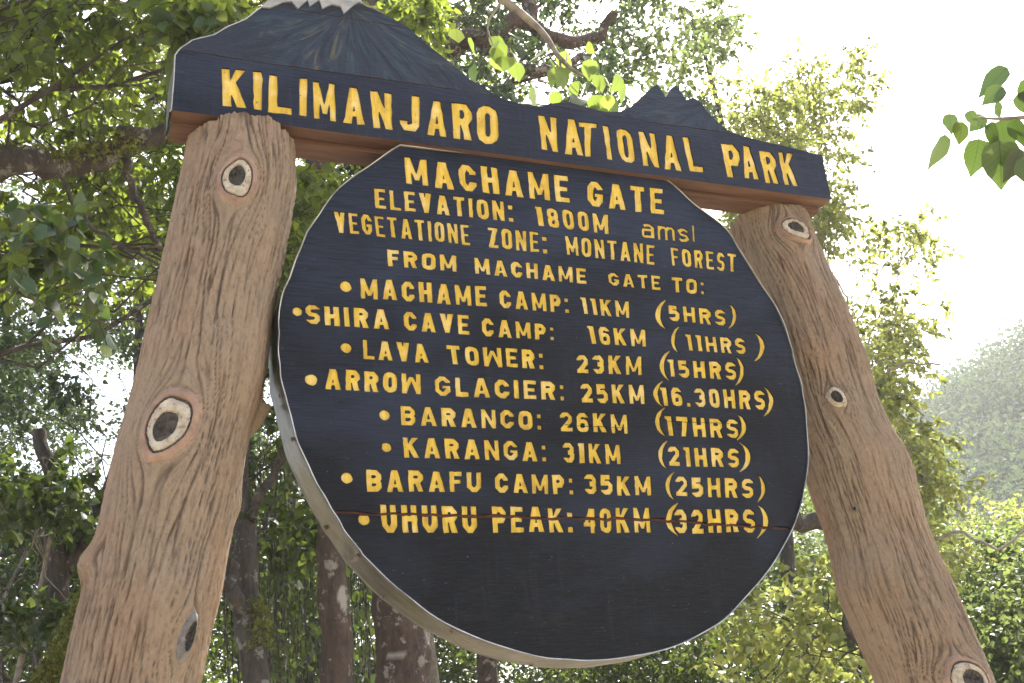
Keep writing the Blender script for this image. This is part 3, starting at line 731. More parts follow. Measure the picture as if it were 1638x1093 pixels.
def prism(name, outline, y0, y1, mats, parent, sidx=lambda a, b, p: 0):
    """outline extruded from y0 to y1, both faces closed"""
    n = len(outline)
    ar = sum(outline[i][0] * outline[(i + 1) % n][1] - outline[(i + 1) % n][0] * outline[i][1] for i in range(n))
    if ar < 0: outline = outline[::-1]
    tri = delaunay_2d_cdt([Vector(p) for p in outline], [(i, (i + 1) % n) for i in range(n)], [], 1, 1e-7)
    v2, f2 = tri[0], tri[2]
    m = len(v2)
    vv = [(v[0], y0, v[1]) for v in v2] + [(v[0], y1, v[1]) for v in v2]
    ff = [list(f) for f in f2] + [[i + m for i in f][::-1] for f in f2]
    mi = [0] * len(ff)
    b = len(vv)
    vv += [(p[0], y0, p[1]) for p in outline] + [(p[0], y1, p[1]) for p in outline]
    for i in range(n):
        j = (i + 1) % n
        ff.append([b + i, b + n + i, b + n + j, b + j])
        mi.append(sidx(outline[j][1] - outline[i][1], outline[i][0] - outline[j][0], outline[i]))
    return link(name, mesh_py(name, vv, ff, mats, mi), parent)

def side_band(name, pts, y0, y1, out, mat, parent, closed=False, ny=4, wob=.0, lip=.0):
    """thin sheet strip following pts at the board's edge, `out` proud of it"""
    P = np.array(pts, float); n = len(P)
    d = (np.roll(P, -1, 0) - np.roll(P, 1, 0)) if closed else np.gradient(P, axis=0)
    d /= np.linalg.norm(d, axis=1)[:, None]
    nrm = np.stack([d[:, 1], -d[:, 0]], 1)
    cc = P.mean(0)
    if ((P - cc) * nrm).sum() < 0: nrm = -nrm
    V, F = [], []
    for side, o in ((0, out), (1, out - .0027)):
        for j in range(ny + 1):
            yy = y0 + (y1 - y0) * j / ny
            w = wob * perlin(np.arange(n) * .23 + 3 * j, np.full(n, j * .7 + .3), 11)
            dy = lip * perlin(np.arange(n) * .31, np.full(n, 5.5), 12) if j == 0 else 0 * w
            q = P + nrm * (o + w)[:, None]
            V.append(np.stack([q[:, 0], yy + dy, q[:, 1]], 1))
    V = np.concatenate(V)
    rows = ny + 1
    rng = range(n if closed else n - 1)
    for s in (0, 1):
        for j in range(ny):
            for i in rng:
                k = (i + 1) % n; b = s * rows * n
                F.append([b + j * n + i, b + j * n + k, b + (j + 1) * n + k, b + (j + 1) * n + i])
    nb = len(F)
    for i in rng:
        k = (i + 1) % n
        F.append([i, k, rows * n + k, rows * n + i])
    ne = len(F) - nb
    for i in rng:
        k = (i + 1) % n
        F.append([ny * n + i, ny * n + k, rows * n + ny * n + k, rows * n + ny * n + i])
    return link(name, mesh_py(name, V, F, [mat, M['lip']], [0] * nb + [1] * ne + [0] * ne), parent)

rnd = random.Random(3)

# ---- the beam with the carved mountains
beam = link('header_beam', None, None, 'long navy beam carved with a snowy mountain and yellow park name, laid across both trunk posts', 'sign', loc=(1.62, .06, 3.36))
letters = set_text(BEAM_TEXT, rnd)
ext = lambda pts, d0=(0, 0), d1=(0, 0): [(pts[0][0] + d0[0], pts[0][1] + d0[1])] + list(pts) + [(pts[-1][0] + d1[0], pts[-1][1] + d1[1])]
joints = [band(ext(BEAM_SEAM1, (-.05, .01), (.06, .0)), .0030, rnd), band(ext(BEAM_CRACK[:3] + BEAM_SEAM2, (-.09, .0), (.04, .03)), .0024, rnd)]
def beam_front(x, z):
    if z > 3.52 and x < 1.3: return M['mount']
    if x > 1.3 and z > 3.50: return M['mount2']
    return M['navy_beam']
bm_side = lambda x, z: ([M['wood'], M['navy_beam'], M['edge']], lambda nx, nz, p: 1 if nz < -abs(nx) * 1.2 else (3 if (nx < -.0 and p[0] < .52) else 2))
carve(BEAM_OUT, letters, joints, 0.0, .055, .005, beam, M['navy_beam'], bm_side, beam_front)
# painted slopes: raised fields a few millimetres proud, so the mountains stand out from the plank
def field(name, pts, y, mat, th=.004):
    return prism(name, pts, y, y + th, [mat], beam)
top = [p for p in BEAM_OUT if .44 < p[0] < 1.02 and p[1] > 3.74]
zig = [p for p in SNOW_ZIG if p[0] > top[0][0] + .01]
cap_top = [p for p in BEAM_OUT[7:14]]
field('snow_cap', [(x - (.002 if i == 0 else 0), z + .002) for i, (x, z) in enumerate(cap_top)] + zig[::-1], -.0065, M['snow'], .006)
# backing timber behind the front planks
back = [(BEAM_OUT[0][0] + .004, BEAM_OUT[0][1] - .012), (BEAM_OUT[-1][0] - .006, BEAM_OUT[-1][1] - .012), (BEAM_OUT[-1][0] - .02, 3.50), (1.6, 3.52), (1.2, 3.54), (1.0, 3.60), (.72, 3.68), (.45, 3.62), (.30, 3.52), (.292, 3.5)]
bb = [(p[0], p[1]) for p in back]
prism('backing_timber', bb, .0605, .135, [M['wood'], M['navy_beam']], beam, lambda nx, nz, p: 0 if nz < 0 or nx < 0 else 1)
prism('filler_strip', [(x, z) for x, z in [(BEAM_OUT[0][0] + .01, BEAM_OUT[0][1] + .004), (BEAM_OUT[-1][0] - .01, BEAM_OUT[-1][1] + .004), (BEAM_OUT[-1][0] - .02, 3.45), (1.6, 3.47), (.8, 3.55), (.34, 3.5)]], .010, .060, [M['rust']], beam)
i0 = min(range(len(BEAM_OUT)), key=lambda i: (BEAM_OUT[i][0] - .43) ** 2 + (BEAM_OUT[i][1] - 3.8) ** 2)
strip_pts = BEAM_OUT[:9]
sp = [np.array(strip_pts[0]) + np.array([-.002, -.008])] + [np.array(p) for p in strip_pts]
dens = []
for a_, b_ in zip(sp[:-1], sp[1:]):
    for k in range(4): dens.append(a_ + (b_ - a_) * k / 4)
dens.append(sp[-1])
side_band('edge_strip', dens, -.001, .132, .0035, M['strip'], beam, wob=.004)

# ---- the round board
disc = link('round_board', None, None, 'large round navy board of yellow carved distances, held between the two trunk posts', 'sign', loc=(1.285, .06, 1.93))
DY = .02
# smooth the traced circle, keeping the flat top and its corners
ring_pts = list(DISC_OUT)
core = np.array(ring_pts[:49])
sm = curve_pts(core, 240)
smooth = [(float(a), float(b)) for a, b in sm] + [tuple(p) for p in ring_pts[49:]]
letters = set_text(DISC_TEXT, rnd, .272)
for bx_, bz_, br_ in BULLETS:
    letters.append(dot_shape(bx_, bz_, br_, rnd))
joints = [band(ext(DISC_SEAM, (-.06, 0), (.06, 0)), .0078, rnd), band(DISC_CR1, .0020, rnd), band(DISC_CR2, .0020, rnd)]
dc_side = lambda x, z: ([M['navy'], M['rust']], lambda nx, nz, p: 1)
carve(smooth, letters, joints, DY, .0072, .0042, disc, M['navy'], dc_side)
prism('backing_board', [(1.285 + (x - 1.285) * .994, 2.65 + (z - 2.65) * .994) for x, z in smooth], DY + .008, DY + .118, [M['rust']], disc)
rs = side_band('rim_strip', smooth, DY - .003, DY + .128, .004, M['strip'], disc, closed=True, ny=8, wob=.004, lip=.004)
for p in rs.data.polygons: p.use_smooth = True
for fx in (4, 23, 31, 46, 57, 64, 71, 80, 92, 99, 104, 123, 140):
    p = sm[fx + 40]; q = sm[fx + 41] - sm[fx + 39]; q /= np.linalg.norm(q)
    nn = np.array([q[1], -q[0]])
    if nn @ (p - np.array([1.285, 2.65])) < 0: nn = -nn
    y = DY + (.024 if fx % 2 else .095)
    bm = bmesh.new()
    bmesh.ops.create_cone(bm, cap_ends=True, segments=8, radius1=.0062, radius2=.0048, depth=.004)
    me = bpy.data.meshes.new('nail'); bm.to_mesh(me); bm.free(); me.materials.append(M['nail'])
    o = link('nail', me, disc, loc=(p[0] + nn[0] * .0085, y, p[1] + nn[1] * .0085))
    o.rotation_euler = Vector((nn[0], 0, nn[1])).to_track_quat('Z', 'Y').to_euler()

# ---------------------------------------------------------------- trunk posts
def post_axis(S, z):
    S = sorted(S, key=lambda a: a[1]); zs = np.array([a[1] for a in S]); xs = np.array([a[0] for a in S]); rs_ = np.array([a[2] for a in S])
    k = np.polyfit(zs[:7], xs[:7], 1)
    x = np.where(z < zs[0], xs[0] + k[0] * (z - zs[0]), np.interp(z, zs, xs))
    r = np.interp(z, zs, rs_) + np.where(z < zs[0], (zs[0] - z) * .012, 0)
    # light smoothing of the measured profile
    return x, r

def make_post(S, PY, ztop, knots, swells, seed, label):
    root = link('trunk_post', None, None, label, 'post', loc=(float(S[-1][0]) - .3, PY, 0))
    zs = np.concatenate([np.arange(-.05, 1.6, .03), np.arange(1.6, ztop + .0001, .0034)])
    k3 = np.ones(25) / 25
    x, r = post_axis(S, zs)
    pad = lambda a: np.convolve(np.pad(a, 12, mode='edge'), k3, 'valid')
    x, r = pad(x), pad(r)
    nt = 320
    th = np.arange(nt) / nt * 2 * np.pi - np.pi
    TH, ZZ = np.meshgrid(th, zs)
    RR = np.repeat(r[:, None], nt, 1); XX = np.repeat(x[:, None], nt, 1)
    s = TH * .15
    bulge = np.zeros_like(s); psi = s.copy()
    for (kt, kz, ka, kb, amp) in knots:
        sk = math.radians(kt) * .15
        ds = s - sk; dz = (ZZ - kz) * (ka / kb)
        r2 = ds * ds + dz * dz
        psi -= ds * (ka * 1.08) ** 2 / np.maximum(r2, (ka * 1.0) ** 2)
        bulge += amp * np.exp(-(ds ** 2 / (2 * (ka * .9) ** 2) + (ZZ - kz) ** 2 / (2 * (kb * 1.0) ** 2)))
    for (kt, kz, ss, sz, amp) in swells:
        ds = (TH - math.radians(kt)); ds = (ds + np.pi) % (2 * np.pi) - np.pi
        bulge += amp * np.exp(-((ds * .15) ** 2 / (2 * ss ** 2) + (ZZ - kz) ** 2 / (2 * sz ** 2)))
        psi += amp * 1.4 * np.exp(-((ds * .15 - ss) ** 2 / (2 * ss ** 2) + (ZZ - kz) ** 2 / (2 * (sz * 1.3) ** 2)))
    psi = psi + .007 * perlin(s * 5 + 9, ZZ * 2.6, seed + 1) + .0026 * perlin(s * 30, ZZ * 16, seed + 2)
    n1 = perlin(psi * 64, ZZ * 2.7 + 4 * psi, seed + 3)
    n2 = perlin(psi * 100 + 7, ZZ * 13, seed + 4)
    n3 = perlin(psi * 190 + 3, ZZ * 70, seed + 5)
    lowf = perlin(s * 7, ZZ * 3.5 + 2, seed + 6)
    patch = np.clip(.85 + 1.0 * perlin(s * 6 + 4, ZZ * 2.2, seed + 7), .15, 1.15)
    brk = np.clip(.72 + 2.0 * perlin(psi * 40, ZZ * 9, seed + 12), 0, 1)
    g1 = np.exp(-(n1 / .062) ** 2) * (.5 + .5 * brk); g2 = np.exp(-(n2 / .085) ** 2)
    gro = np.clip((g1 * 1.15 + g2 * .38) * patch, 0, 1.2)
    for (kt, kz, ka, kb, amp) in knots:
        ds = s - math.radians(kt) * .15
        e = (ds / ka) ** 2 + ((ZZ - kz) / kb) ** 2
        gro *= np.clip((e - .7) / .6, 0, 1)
    disp = bulge - .0062 * gro + .0022 * n3 + .0014 * n2 + .0022 * n1 + .007 * lowf
    rad = RR + disp
    Z2 = ZZ.copy()
    # ragged top where the bark stands up round the beam
    nose = perlin(th * 5.0 + 3, np.full(nt, seed + .5), seed + 8) + .5 * perlin(th * 15.0, np.full(nt, 2.5), seed + 9)
    X = XX + rad * np.sin(TH); Y = PY - rad * np.cos(TH)
    for q in range(1, 9):
        k = (9 - q) / 8
        top = ztop + np.where(Y[-1] < -.006, .011 + .014 * nose, np.where(Y[-1] > .14, .02 * nose, -.004 + .006 * nose))
        Z2[-q] = Z2[-9] + (top - Z2[-9]) * k
    V = np.stack([X, Y, Z2], -1).reshape(-1, 3)
    nz = len(zs)
    i = np.arange(nz - 1)[:, None] * nt; j = np.arange(nt)[None, :]; j2 = (j + 1) % nt
    F = np.stack([i + j, i + j2, i + nt + j2, i + nt + j], -1).reshape(-1, 4)
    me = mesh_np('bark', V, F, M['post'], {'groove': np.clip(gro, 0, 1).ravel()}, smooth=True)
    bark = link('bark', me, root)
    # sawn top
    cap = [[x[-1] + .93 * r[-1] * math.sin(a), PY - .93 * r[-1] * math.cos(a), ztop - .006] for a in th[::8]]
    link('cut_end', mesh_py('cut_end', cap, [list(range(len(cap)))[::-1]], [M['wood']]), root)
    def surf(t, z, off):
        ii = int(np.clip(np.searchsorted(zs, z), 0, nz - 1)); jj = int(((math.degrees(t) + 180) / 360 * nt)) % nt
        rr = rad[ii, jj] + off
        return (XX[ii, jj] + rr * math.sin(t), PY - rr * math.cos(t), z)
    return root, surf

def knot(root, surf, tdeg, z, a, b, seed, style='eye', tilt=0.0):
    """sawn-off limb scar: swollen lip, pale ring, dark heart"""
    rn = np.random.RandomState(seed)
    n = 72
    ph = np.arange(n) / n * 2 * np.pi
    wob = 1 + .05 * np.sin(2 * ph + rn.rand() * 6) + .04 * np.sin(3 * ph + rn.rand() * 6) + .02 * np.sin(5 * ph + rn.rand() * 6) + .006 * rn.randn(n)
    def annulus(name, prof, mat, parent, fill=False):
        V, F = [], []
        for q, (rho, off) in enumerate(prof):
            for k in range(n):
                rr = rho * (1 + (wob[k] - 1) * (1 + .4 * math.sin(rho * 9 + seed)))
                sh = max(0.0, .74 - rho) * .30
                da, dz_ = (rr * math.cos(ph[k]) + sh * math.cos(seed * 2.1)) * a, (rr * math.sin(ph[k]) + sh * math.sin(seed * 2.1)) * b
                da, dz_ = da * math.cos(tilt) - dz_ * math.sin(tilt), da * math.sin(tilt) + dz_ * math.cos(tilt)
                jit = .0011 * rn.randn()
                V.append(surf(math.radians(tdeg) + da / .15, z + dz_, 0)); 
                v = V[-1]; t_ = math.radians(tdeg)
                V[-1] = (v[0] + (off + jit) * math.sin(t_), v[1] - (off + jit) * math.cos(t_), v[2])
        for q in range(len(prof) - 1):
            for k in range(n):
                k2 = (k + 1) % n
                F.append([q * n + k, q * n + k2, (q + 1) * n + k2, (q + 1) * n + k])
        if fill: F.append([(len(prof) - 1) * n + k for k in range(n)])
        return link(name, mesh_py(name, V, F, [mat], smooth=True), parent)
    if style == 'eye':
        kn = annulus('knot', [(1.18, -.005), (1.06, .000), (.98, .004), (.90, .0075), (.82, .0085), (.80, .005), (.785, -.001)], M['knot_peach'], root)
        annulus('dark_seam', [(.80, .0012), (.775, .0030), (.74, .0030), (.71, .0012)], M['knot_dark'], kn)
        annulus('ring', [(.735, -.002), (.72, .005), (.67, .0085), (.64, .0072), (.59, .009), (.55, .0078), (.49, .0092), (.43, .006), (.415, -.002)], M['knot_pale'], kn)
        annulus('heart', [(.44, .001), (.40, .0035), (.36, .002), (.31, .005), (.25, .002), (.18, .005), (.10, .002), (.03, .004)], M['knot_dark'], kn, True)
    elif style == 'slit':
        kn = annulus('knot', [(1.2, -.004), (1.0, .004), (.8, .010), (.62, .010)], M['knot_grey'], root)
        annulus('heart', [(.62, .010), (.55, .003), (.25, .001), (.05, .001)], M['knot_dark'], kn, True)
    else:
        kn = annulus('knot', [(1.1, -.003), (.92, .004), (.8, .008), (.6, .009)], M['knot_pale'], root)
        annulus('heart', [(.6, .009), (.52, .003), (.3, .002), (.06, .002)], M['knot_dark'], kn, True)

lp, ls = make_post(LP, .11, 3.355, [(-5.9, 3.150, .044, .074, .010), (-18.9, 2.488, .058, .086, .012), (32.5, 2.012, .026, .05, .014)],
                   [(-92, 2.205, .035, .030, .026), (95, 2.335, .03, .025, .010), (20, 2.10, .05, .05, .010), (95, 2.60, .02, .03, .012)], 20,
                   'thicker leaning trunk post at the left, with three knots, nearest the camera')
knot(lp, ls, -5.9, 3.150, .044, .074, 1)
knot(lp, ls, -18.9, 2.488, .058, .087, 2, tilt=-.2)
knot(lp, ls, 32.5, 2.012, .017, .050, 3, 'slit', tilt=-.12)
rp, rsf = make_post(RP, .17, 3.352, [(-10, 3.250, .052, .040, .012), (-32.4, 2.677, .026, .034, .008), (-7.8, 1.831, .062, .05, .012)],
                    [(60, 2.45, .05, .05, .008), (-100, 2.105, .05, .07, .006), (-15, 2.62, .05, .12, .006)], 50,
                    'slimmer trunk post leaning outwards at the right of the round board')
knot(rp, rsf, -8, 3.250, .068, .044, 4, tilt=-.4)
knot(rp, rsf, -32.4, 2.677, .024, .034, 5, 'small', tilt=.3)
knot(rp, rsf, -7.8, 1.831, .070, .06, 6)
knot(rp, rsf, -55, 2.34, .006, .009, 7, 'slit')
# snapped-off limb stub on the left post, beside the board
sv_, sf_ = tube([(np.array([[.40, .13, 2.50], [.455, .12, 2.555], [.488, .115, 2.60]]), [.028, .024, .018])], 10)
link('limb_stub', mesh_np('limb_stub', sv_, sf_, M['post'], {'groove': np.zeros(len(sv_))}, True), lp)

# ---------------------------------------------------------------- vegetation
def pol(az, el, r):
    """metres r out from the viewer's standing point, azimuth from +Y towards +X, at elevation el"""
    a = math.radians(az)
    return np.array([r * math.sin(a), -2.6 + r * math.cos(a), 1.6 + r * math.tan(math.radians(el))])

LEAF2 = (np.array([[0, 0, 0], [-.30, .42, .06], [0, 1, -.04], [.30, .42, .06]]), np.array([[0, 1, 2], [0, 2, 3]]))
LEAF4 = (np.array([[0, 0, 0], [-.34, .26, .07], [-.25, .66, .03], [0, 1, -.08], [.25, .66, .03], [.34, .26, .07]]), np.array([[0, 1, 2], [0, 2, 3], [0, 3, 4], [0, 4, 5]]))

def leaf_cloud(pos, axis, size, rs, tmpl, tilt=.9):
    """one mesh's worth of leaves: verts, faces, tint"""
    n = len(pos)
    T, F = tmpl
    axis = axis / (np.linalg.norm(axis, axis=1)[:, None] + 1e-9)
    up = np.array([0, 0, 1.0]) + rs.randn(n, 3) * tilt
    x = np.cross(axis, up); x /= np.linalg.norm(x, axis=1)[:, None] + 1e-9
    z = np.cross(x, axis)
    sz = size * rs.uniform(.55, 1.25, n)
    wd = rs.uniform(.85, 1.25, n)
    V = pos[:, None, :] + sz[:, None, None] * (T[None, :, 0, None] * wd[:, None, None] * x[:, None, :] + T[None, :, 1, None] * axis[:, None, :] + T[None, :, 2, None] * rs.uniform(.3, 2.2, n)[:, None, None] * z[:, None, :])
    FF = (F[None] + (np.arange(n) * len(T))[:, None, None]).reshape(-1, 3)
    return V.reshape(-1, 3), FF, np.repeat(rs.rand(n), len(T))

def twig_leaves(cent, rad, n_tw, n_lf, rs, droop=.35, squash=.75, seg=.5):
    """twigs fanning through each clump; leaves alternate along them"""
    m = len(cent)
    c = np.repeat(cent, n_tw, 0); rr = np.repeat(rad, n_tw)
    o = rs.randn(m * n_tw, 3); o /= np.linalg.norm(o, axis=1)[:, None]
    rho = rs.rand(m * n_tw) ** .45
    o2 = o * (rho * rr)[:, None]; o2[:, 2] *= squash
    a = c + o2 * .55
    d = o + rs.randn(m * n_tw, 3) * .55; d[:, 2] -= droop * .6
    d /= np.linalg.norm(d, axis=1)[:, None]
    L = rr * rs.uniform(.35, .8, m * n_tw) * seg * 1.6
    t = np.tile((np.arange(n_lf) + .6) / n_lf, m * n_tw)
    A, D, LL = np.repeat(a, n_lf, 0), np.repeat(d, n_lf, 0), np.repeat(L, n_lf)
    sag = np.zeros((len(A), 3)); sag[:, 2] = -droop * LL * t * t * .8
    P = A + D * (LL * t)[:, None] + sag
    side = rs.randn(len(A), 3) * .8
    ax = D * .55 + side; ax[:, 2] -= droop
    tw = [(np.array([a[i], a[i] + d[i] * L[i] * .5 + [0, 0, -droop * L[i] * .2], a[i] + d[i] * L[i] + [0, 0, -droop * L[i] * .8]])) for i in range(len(a))]
    return P, ax, tw

def in_view(P, margin=.06):
    q = (P - np.array(EYE)) @ np.array(AX).T
    u = q[:, 0] / q[:, 2]; v = q[:, 1] / q[:, 2]
    return (q[:, 2] > .2) & (np.abs(u) < .45 + margin) & (np.abs(v) < .30 + margin), q[:, 2]

def ell_points(n, c, r, rs, shell=.35, keep=None):
    """points through an ellipsoid, thinner in the middle"""
    out = []
    while len(out) < n:
        p = rs.uniform(-1, 1, 3)
        d = np.linalg.norm(p)
        if d > 1 or (d < shell and rs.rand() < .6): continue
        q = np.array(c) + p * np.array(r)
        if keep is not None and not keep(q): continue
        out.append(q)
    return np.array(out)

leaf_meshes = []
def single_leaf_mesh(k, mat='leaf_near_obj'):
    rs = np.random.RandomState(100 + k)
    st = [0, .12, .3, .5, .7, .86, 1.0]
    wd = [0, .27, .37, .36, .25, .12, 0]
    wd = [w * rs.uniform(.92, 1.1) for w in wd]
    cup, curl = rs.uniform(.05, .22), rs.uniform(-.05, .3)
    V, F = [], []
    for i, (s, w) in enumerate(zip(st, wd)):
        zc = -curl * s * s
        V += [(-w, s - .04 * (w > 0), zc + cup * w), (0, s, zc), (w, s - .04 * (w > 0), zc + cup * w * rs.uniform(.7, 1.3))]
    for i in range(len(st) - 1):
        b = i * 3
        F += [(b, b + 1, b + 4, b + 3), (b + 1, b + 2, b + 5, b + 4)]
    V += [(-.012, -.35, .05), (.012, -.35, .05)]
    F += [(len(V) - 2, len(V) - 1, 1)]
    return mesh_py('leaf', V, F, [M[mat]], smooth=True)
for k in range(5): leaf_meshes.append(single_leaf_mesh(k))
lime_meshes = [single_leaf_mesh(k, 'leaf_lime_obj') for k in range(4)]

def place_leaf(parent, p, axis, size, rs, tilt=.8, up=None, pool=None):
    pool = pool or leaf_meshes
    axis = Vector(axis).normalized()
    u = Vector(up) if up is not None else Vector((0, 0, 1)) + Vector(rs.randn(3) * tilt)
    x = axis.cross(u).normalized(); z = x.cross(axis)
    o = bpy.data.objects.new('leaf', pool[rs.randint(len(pool))])
    COL.objects.link(o)
    o.parent = parent
    m = Matrix((( x[0], axis[0], z[0], 0), (x[1], axis[1], z[1], 0), (x[2], axis[2], z[2], 0), (0, 0, 0, 1)))
    w = WO.get(parent.name, Vector((0, 0, 0)))
    o.matrix_local = Matrix.Translation(Vector(p) - w) @ m @ Matrix.Diagonal((size * rs.uniform(.85, 1.15), size, size, 1))
    return o

def tree(name, label, trunk, r0, r1, clumps, crad, leaf, lmat, bmat, seed, cat='tree', group=None, n_tw=14, n_lf=9, tmpl=LEAF4,
         droop=.35, squash=.75, limb_n=7, twigs=False, limbs=(), solo=0, tilt=.9, kinds=(), bsides=8, limb_r=.2, peel=()):
    rs = np.random.RandomState(seed)
    tp = curve_pts(trunk, 28)
    root = link(name, None, None, label, cat, group, loc=tuple(tp[0]))
    tp = tp + np.stack([perlin(np.arange(28) * .3, np.full(28, seed + .3), 5), perlin(np.arange(28) * .3, np.full(28, seed + 7.3), 6), np.zeros(28)], 1) * r0 * .5
    rad = r0 + (r1 - r0) * np.linspace(0, 1, 28) ** .8
    rad = rad * (1 + .12 * perlin(np.arange(28) * .6, np.full(28, seed + .1), 9))
    ns, nl = (44, 150) if r0 > .1 and len(trunk) > 3 and group != 'background forest trees' else (12, 28)
    s0, s1 = np.linspace(0, 1, 28), np.linspace(0, 1, nl)
    tq = np.stack([np.interp(s1, s0, tp[:, i]) for i in range(3)], 1); rq = np.interp(s1, s0, rad)
    v, f = tube([(tq, rq)], ns)
    cq = np.repeat(tq, ns, 0)
    th = np.arctan2(v[:, 1] - cq[:, 1], v[:, 0] - cq[:, 0])
    v += ((v - cq) * (.16 * perlin(th * 2 + 9, v[:, 2] * 1.7, seed) + .10 * perlin(th * 6, v[:, 2] * 6, seed + 1) + .05 * perlin(th * 14, v[:, 2] * 15, seed + 2))[:, None])
    pe = np.zeros(len(v))
    for pz, pa, hz_, ha_ in peel:       # height, compass angle of its middle (degrees), half sizes
        da = (th - math.radians(pa) + np.pi) % (2 * np.pi) - np.pi
        e = (np.abs(v[:, 2] - pz) / hz_) ** 2 + (np.abs(da) / math.radians(ha_)) ** 2 + .9 * perlin(th * 5, v[:, 2] * 9, seed + 4)
        pe = np.maximum(pe, np.clip((1.15 - e) / .25, 0, 1))
    trunk_o = link('trunk', mesh_np('trunk', v, f, bmat, {'peel': pe}, smooth=True), root)
    for P, ra, rb, mt in limbs:
        lpnt = curve_pts(P, 26)
        w = max(ra, .02)
        lpnt += np.stack([perlin(np.arange(26) * .45, np.full(26, seed + 2.3 + k), 15 + k) for k in range(3)], 1) * w * 1.6
        v, f = tube([(lpnt, (ra + (rb - ra) * np.linspace(0, 1, 26)) * (1 + .25 * perlin(np.arange(26) * .8, np.full(26, .2), seed)))], 10)
        link('limb', mesh_np('limb', v, f, mt or bmat, smooth=True), root)
    clumps = np.asarray(clumps)
    if len(clumps):
        # limbs reach from the trunk to groups of clumps, then to each clump
        K = max(1, len(clumps) // limb_n)
        cen = clumps[rs.choice(len(clumps), K, replace=False)]
        for _ in range(4):
            own = np.argmin(((clumps[:, None] - cen[None]) ** 2).sum(-1), 1)
            cen = np.array([clumps[own == k].mean(0) if (own == k).any() else cen[k] for k in range(K)])
        paths = []
        for k in range(K):
            c = cen[k]
            dz = np.abs(tp[:, 2] - (c[2] - .45 * np.linalg.norm(c[:2] - tp[-1, :2]) - .3))
            i = int(np.argmin(dz[4:])) + 4
            s = tp[i]
            mid = (s + c) / 2 + np.array([0, 0, .12 * np.linalg.norm(c - s)]) + rs.randn(3) * .06 * np.linalg.norm(c - s)
            rl = max(.012, rad[i] * limb_r)
            q = curve_pts([s, s * .7 + mid * .3 + rs.randn(3) * .04, mid, c], 12)
            kk = np.arange(12); q = q + np.stack([perlin(kk * .55 + k, np.full(12, seed + .37 + w_), 40 + w_) for w_ in range(3)], 1) * (.16 * np.linalg.norm(c - s) * np.sin(kk / 11 * np.pi))[:, None]
            paths.append((q, np.linspace(rl, rl * .35, 12)))
            for cc in clumps[own == k]:
                e = q[rs.randint(5, 12)]
                md = (e + cc) / 2 + rs.randn(3) * .08 * np.linalg.norm(cc - e)
                bq = curve_pts([e, md, cc], 8); bq[1:-1] += rs.randn(6, 3) * .035 * np.linalg.norm(cc - e)
                paths.append((bq, np.linspace(rl * .34, max(.003, rl * .1), 8)))
        P, ax, tw = twig_leaves(clumps, np.full(len(clumps), crad) * rs.uniform(.6, 1.3, len(clumps)), n_tw, n_lf, rs, droop, squash)
        v, f = tube(paths, 5)
        link('branches', mesh_np('branches', v, f, bmat, smooth=True), root, kind='stuff')
        if twigs:
            vis = in_view(np.array([t_[1] for t_ in tw]), .15)[0]
            tt = [(t_, [.0035, .0028, .0015]) for t_, ok in zip(tw, vis) if ok]
            if tt:
                v, f = tube(tt, 3)
                link('twigs', mesh_np('twigs', v, f, bmat), root, kind='stuff')
        solo_idx = np.array([], int)
        if solo:
            ok, dist = in_view(P, -.01)
            idx = np.where(ok)[0]
            solo_idx = idx[np.argsort(dist[idx])[:solo]]
            for i in solo_idx:
                place_leaf(root, P[i], ax[i], leaf * rs.uniform(.9, 1.4), rs, pool=lime_meshes if rs.rand() < .22 else None)
        rest = np.ones(len(P), bool); rest[solo_idx] = False
        v, f, tint = leaf_cloud(P[rest], ax[rest], leaf, rs, tmpl, tilt)
        link('crown', mesh_np('crown', v, f, lmat, {'tint': tint}), root, kind='stuff')
    return root, tp, rad

T3 = lambda az, r, z0=0.0: np.array([r * math.sin(math.radians(az)), -2.6 + r * math.cos(math.radians(az)), z0])
def vert_trunk(az, r, h, lean=(0, 0), wob=.15, rs=None):
    b = T3(az, r)
    rs = rs or np.random.RandomState(int(abs(az) * 10 + r))
    return [b + np.array([lean[0] * k, lean[1] * k, h * k]) + (rs.randn(3) * [wob, wob, 0] if 0 < k < 1 else 0) for k in (0, .25, .5, .75, 1)]
def sector(n, az0, az1, el0, el1, r0, r1, rs, dens=None):
    """points spread through a wedge of air"""
    out = []
    while len(out) < n:
        a, e, r = rs.uniform(az0, az1), rs.uniform(el0, el1), (rs.uniform(r0 ** 2, r1 ** 2)) ** .5
        if dens is not None and rs.rand() > dens(a, e, r): continue
        out.append(pol(a, e, r))
    return np.array(out)

# ---- ground and hill
gs = 64
gx = np.concatenate([-np.geomspace(900, 8, 16), np.linspace(-6, 6, 9), np.geomspace(8, 900, 16)])
GX, GY = np.meshgrid(gx, gx)
GZ = np.where(np.hypot(GX, GY) > 14, .25 * perlin(GX * .05, GY * .05, 3), 0.0)
n_ = len(gx)
i_, j_ = np.meshgrid(np.arange(n_ - 1), np.arange(n_ - 1), indexing='ij')
Fg = np.stack([i_ * n_ + j_, i_ * n_ + j_ + 1, (i_ + 1) * n_ + j_ + 1, (i_ + 1) * n_ + j_], -1).reshape(-1, 4)
link('ground', mesh_np('ground', np.stack([GX, GY, GZ], -1).reshape(-1, 3), Fg, M['ground'], smooth=True), kind='structure')

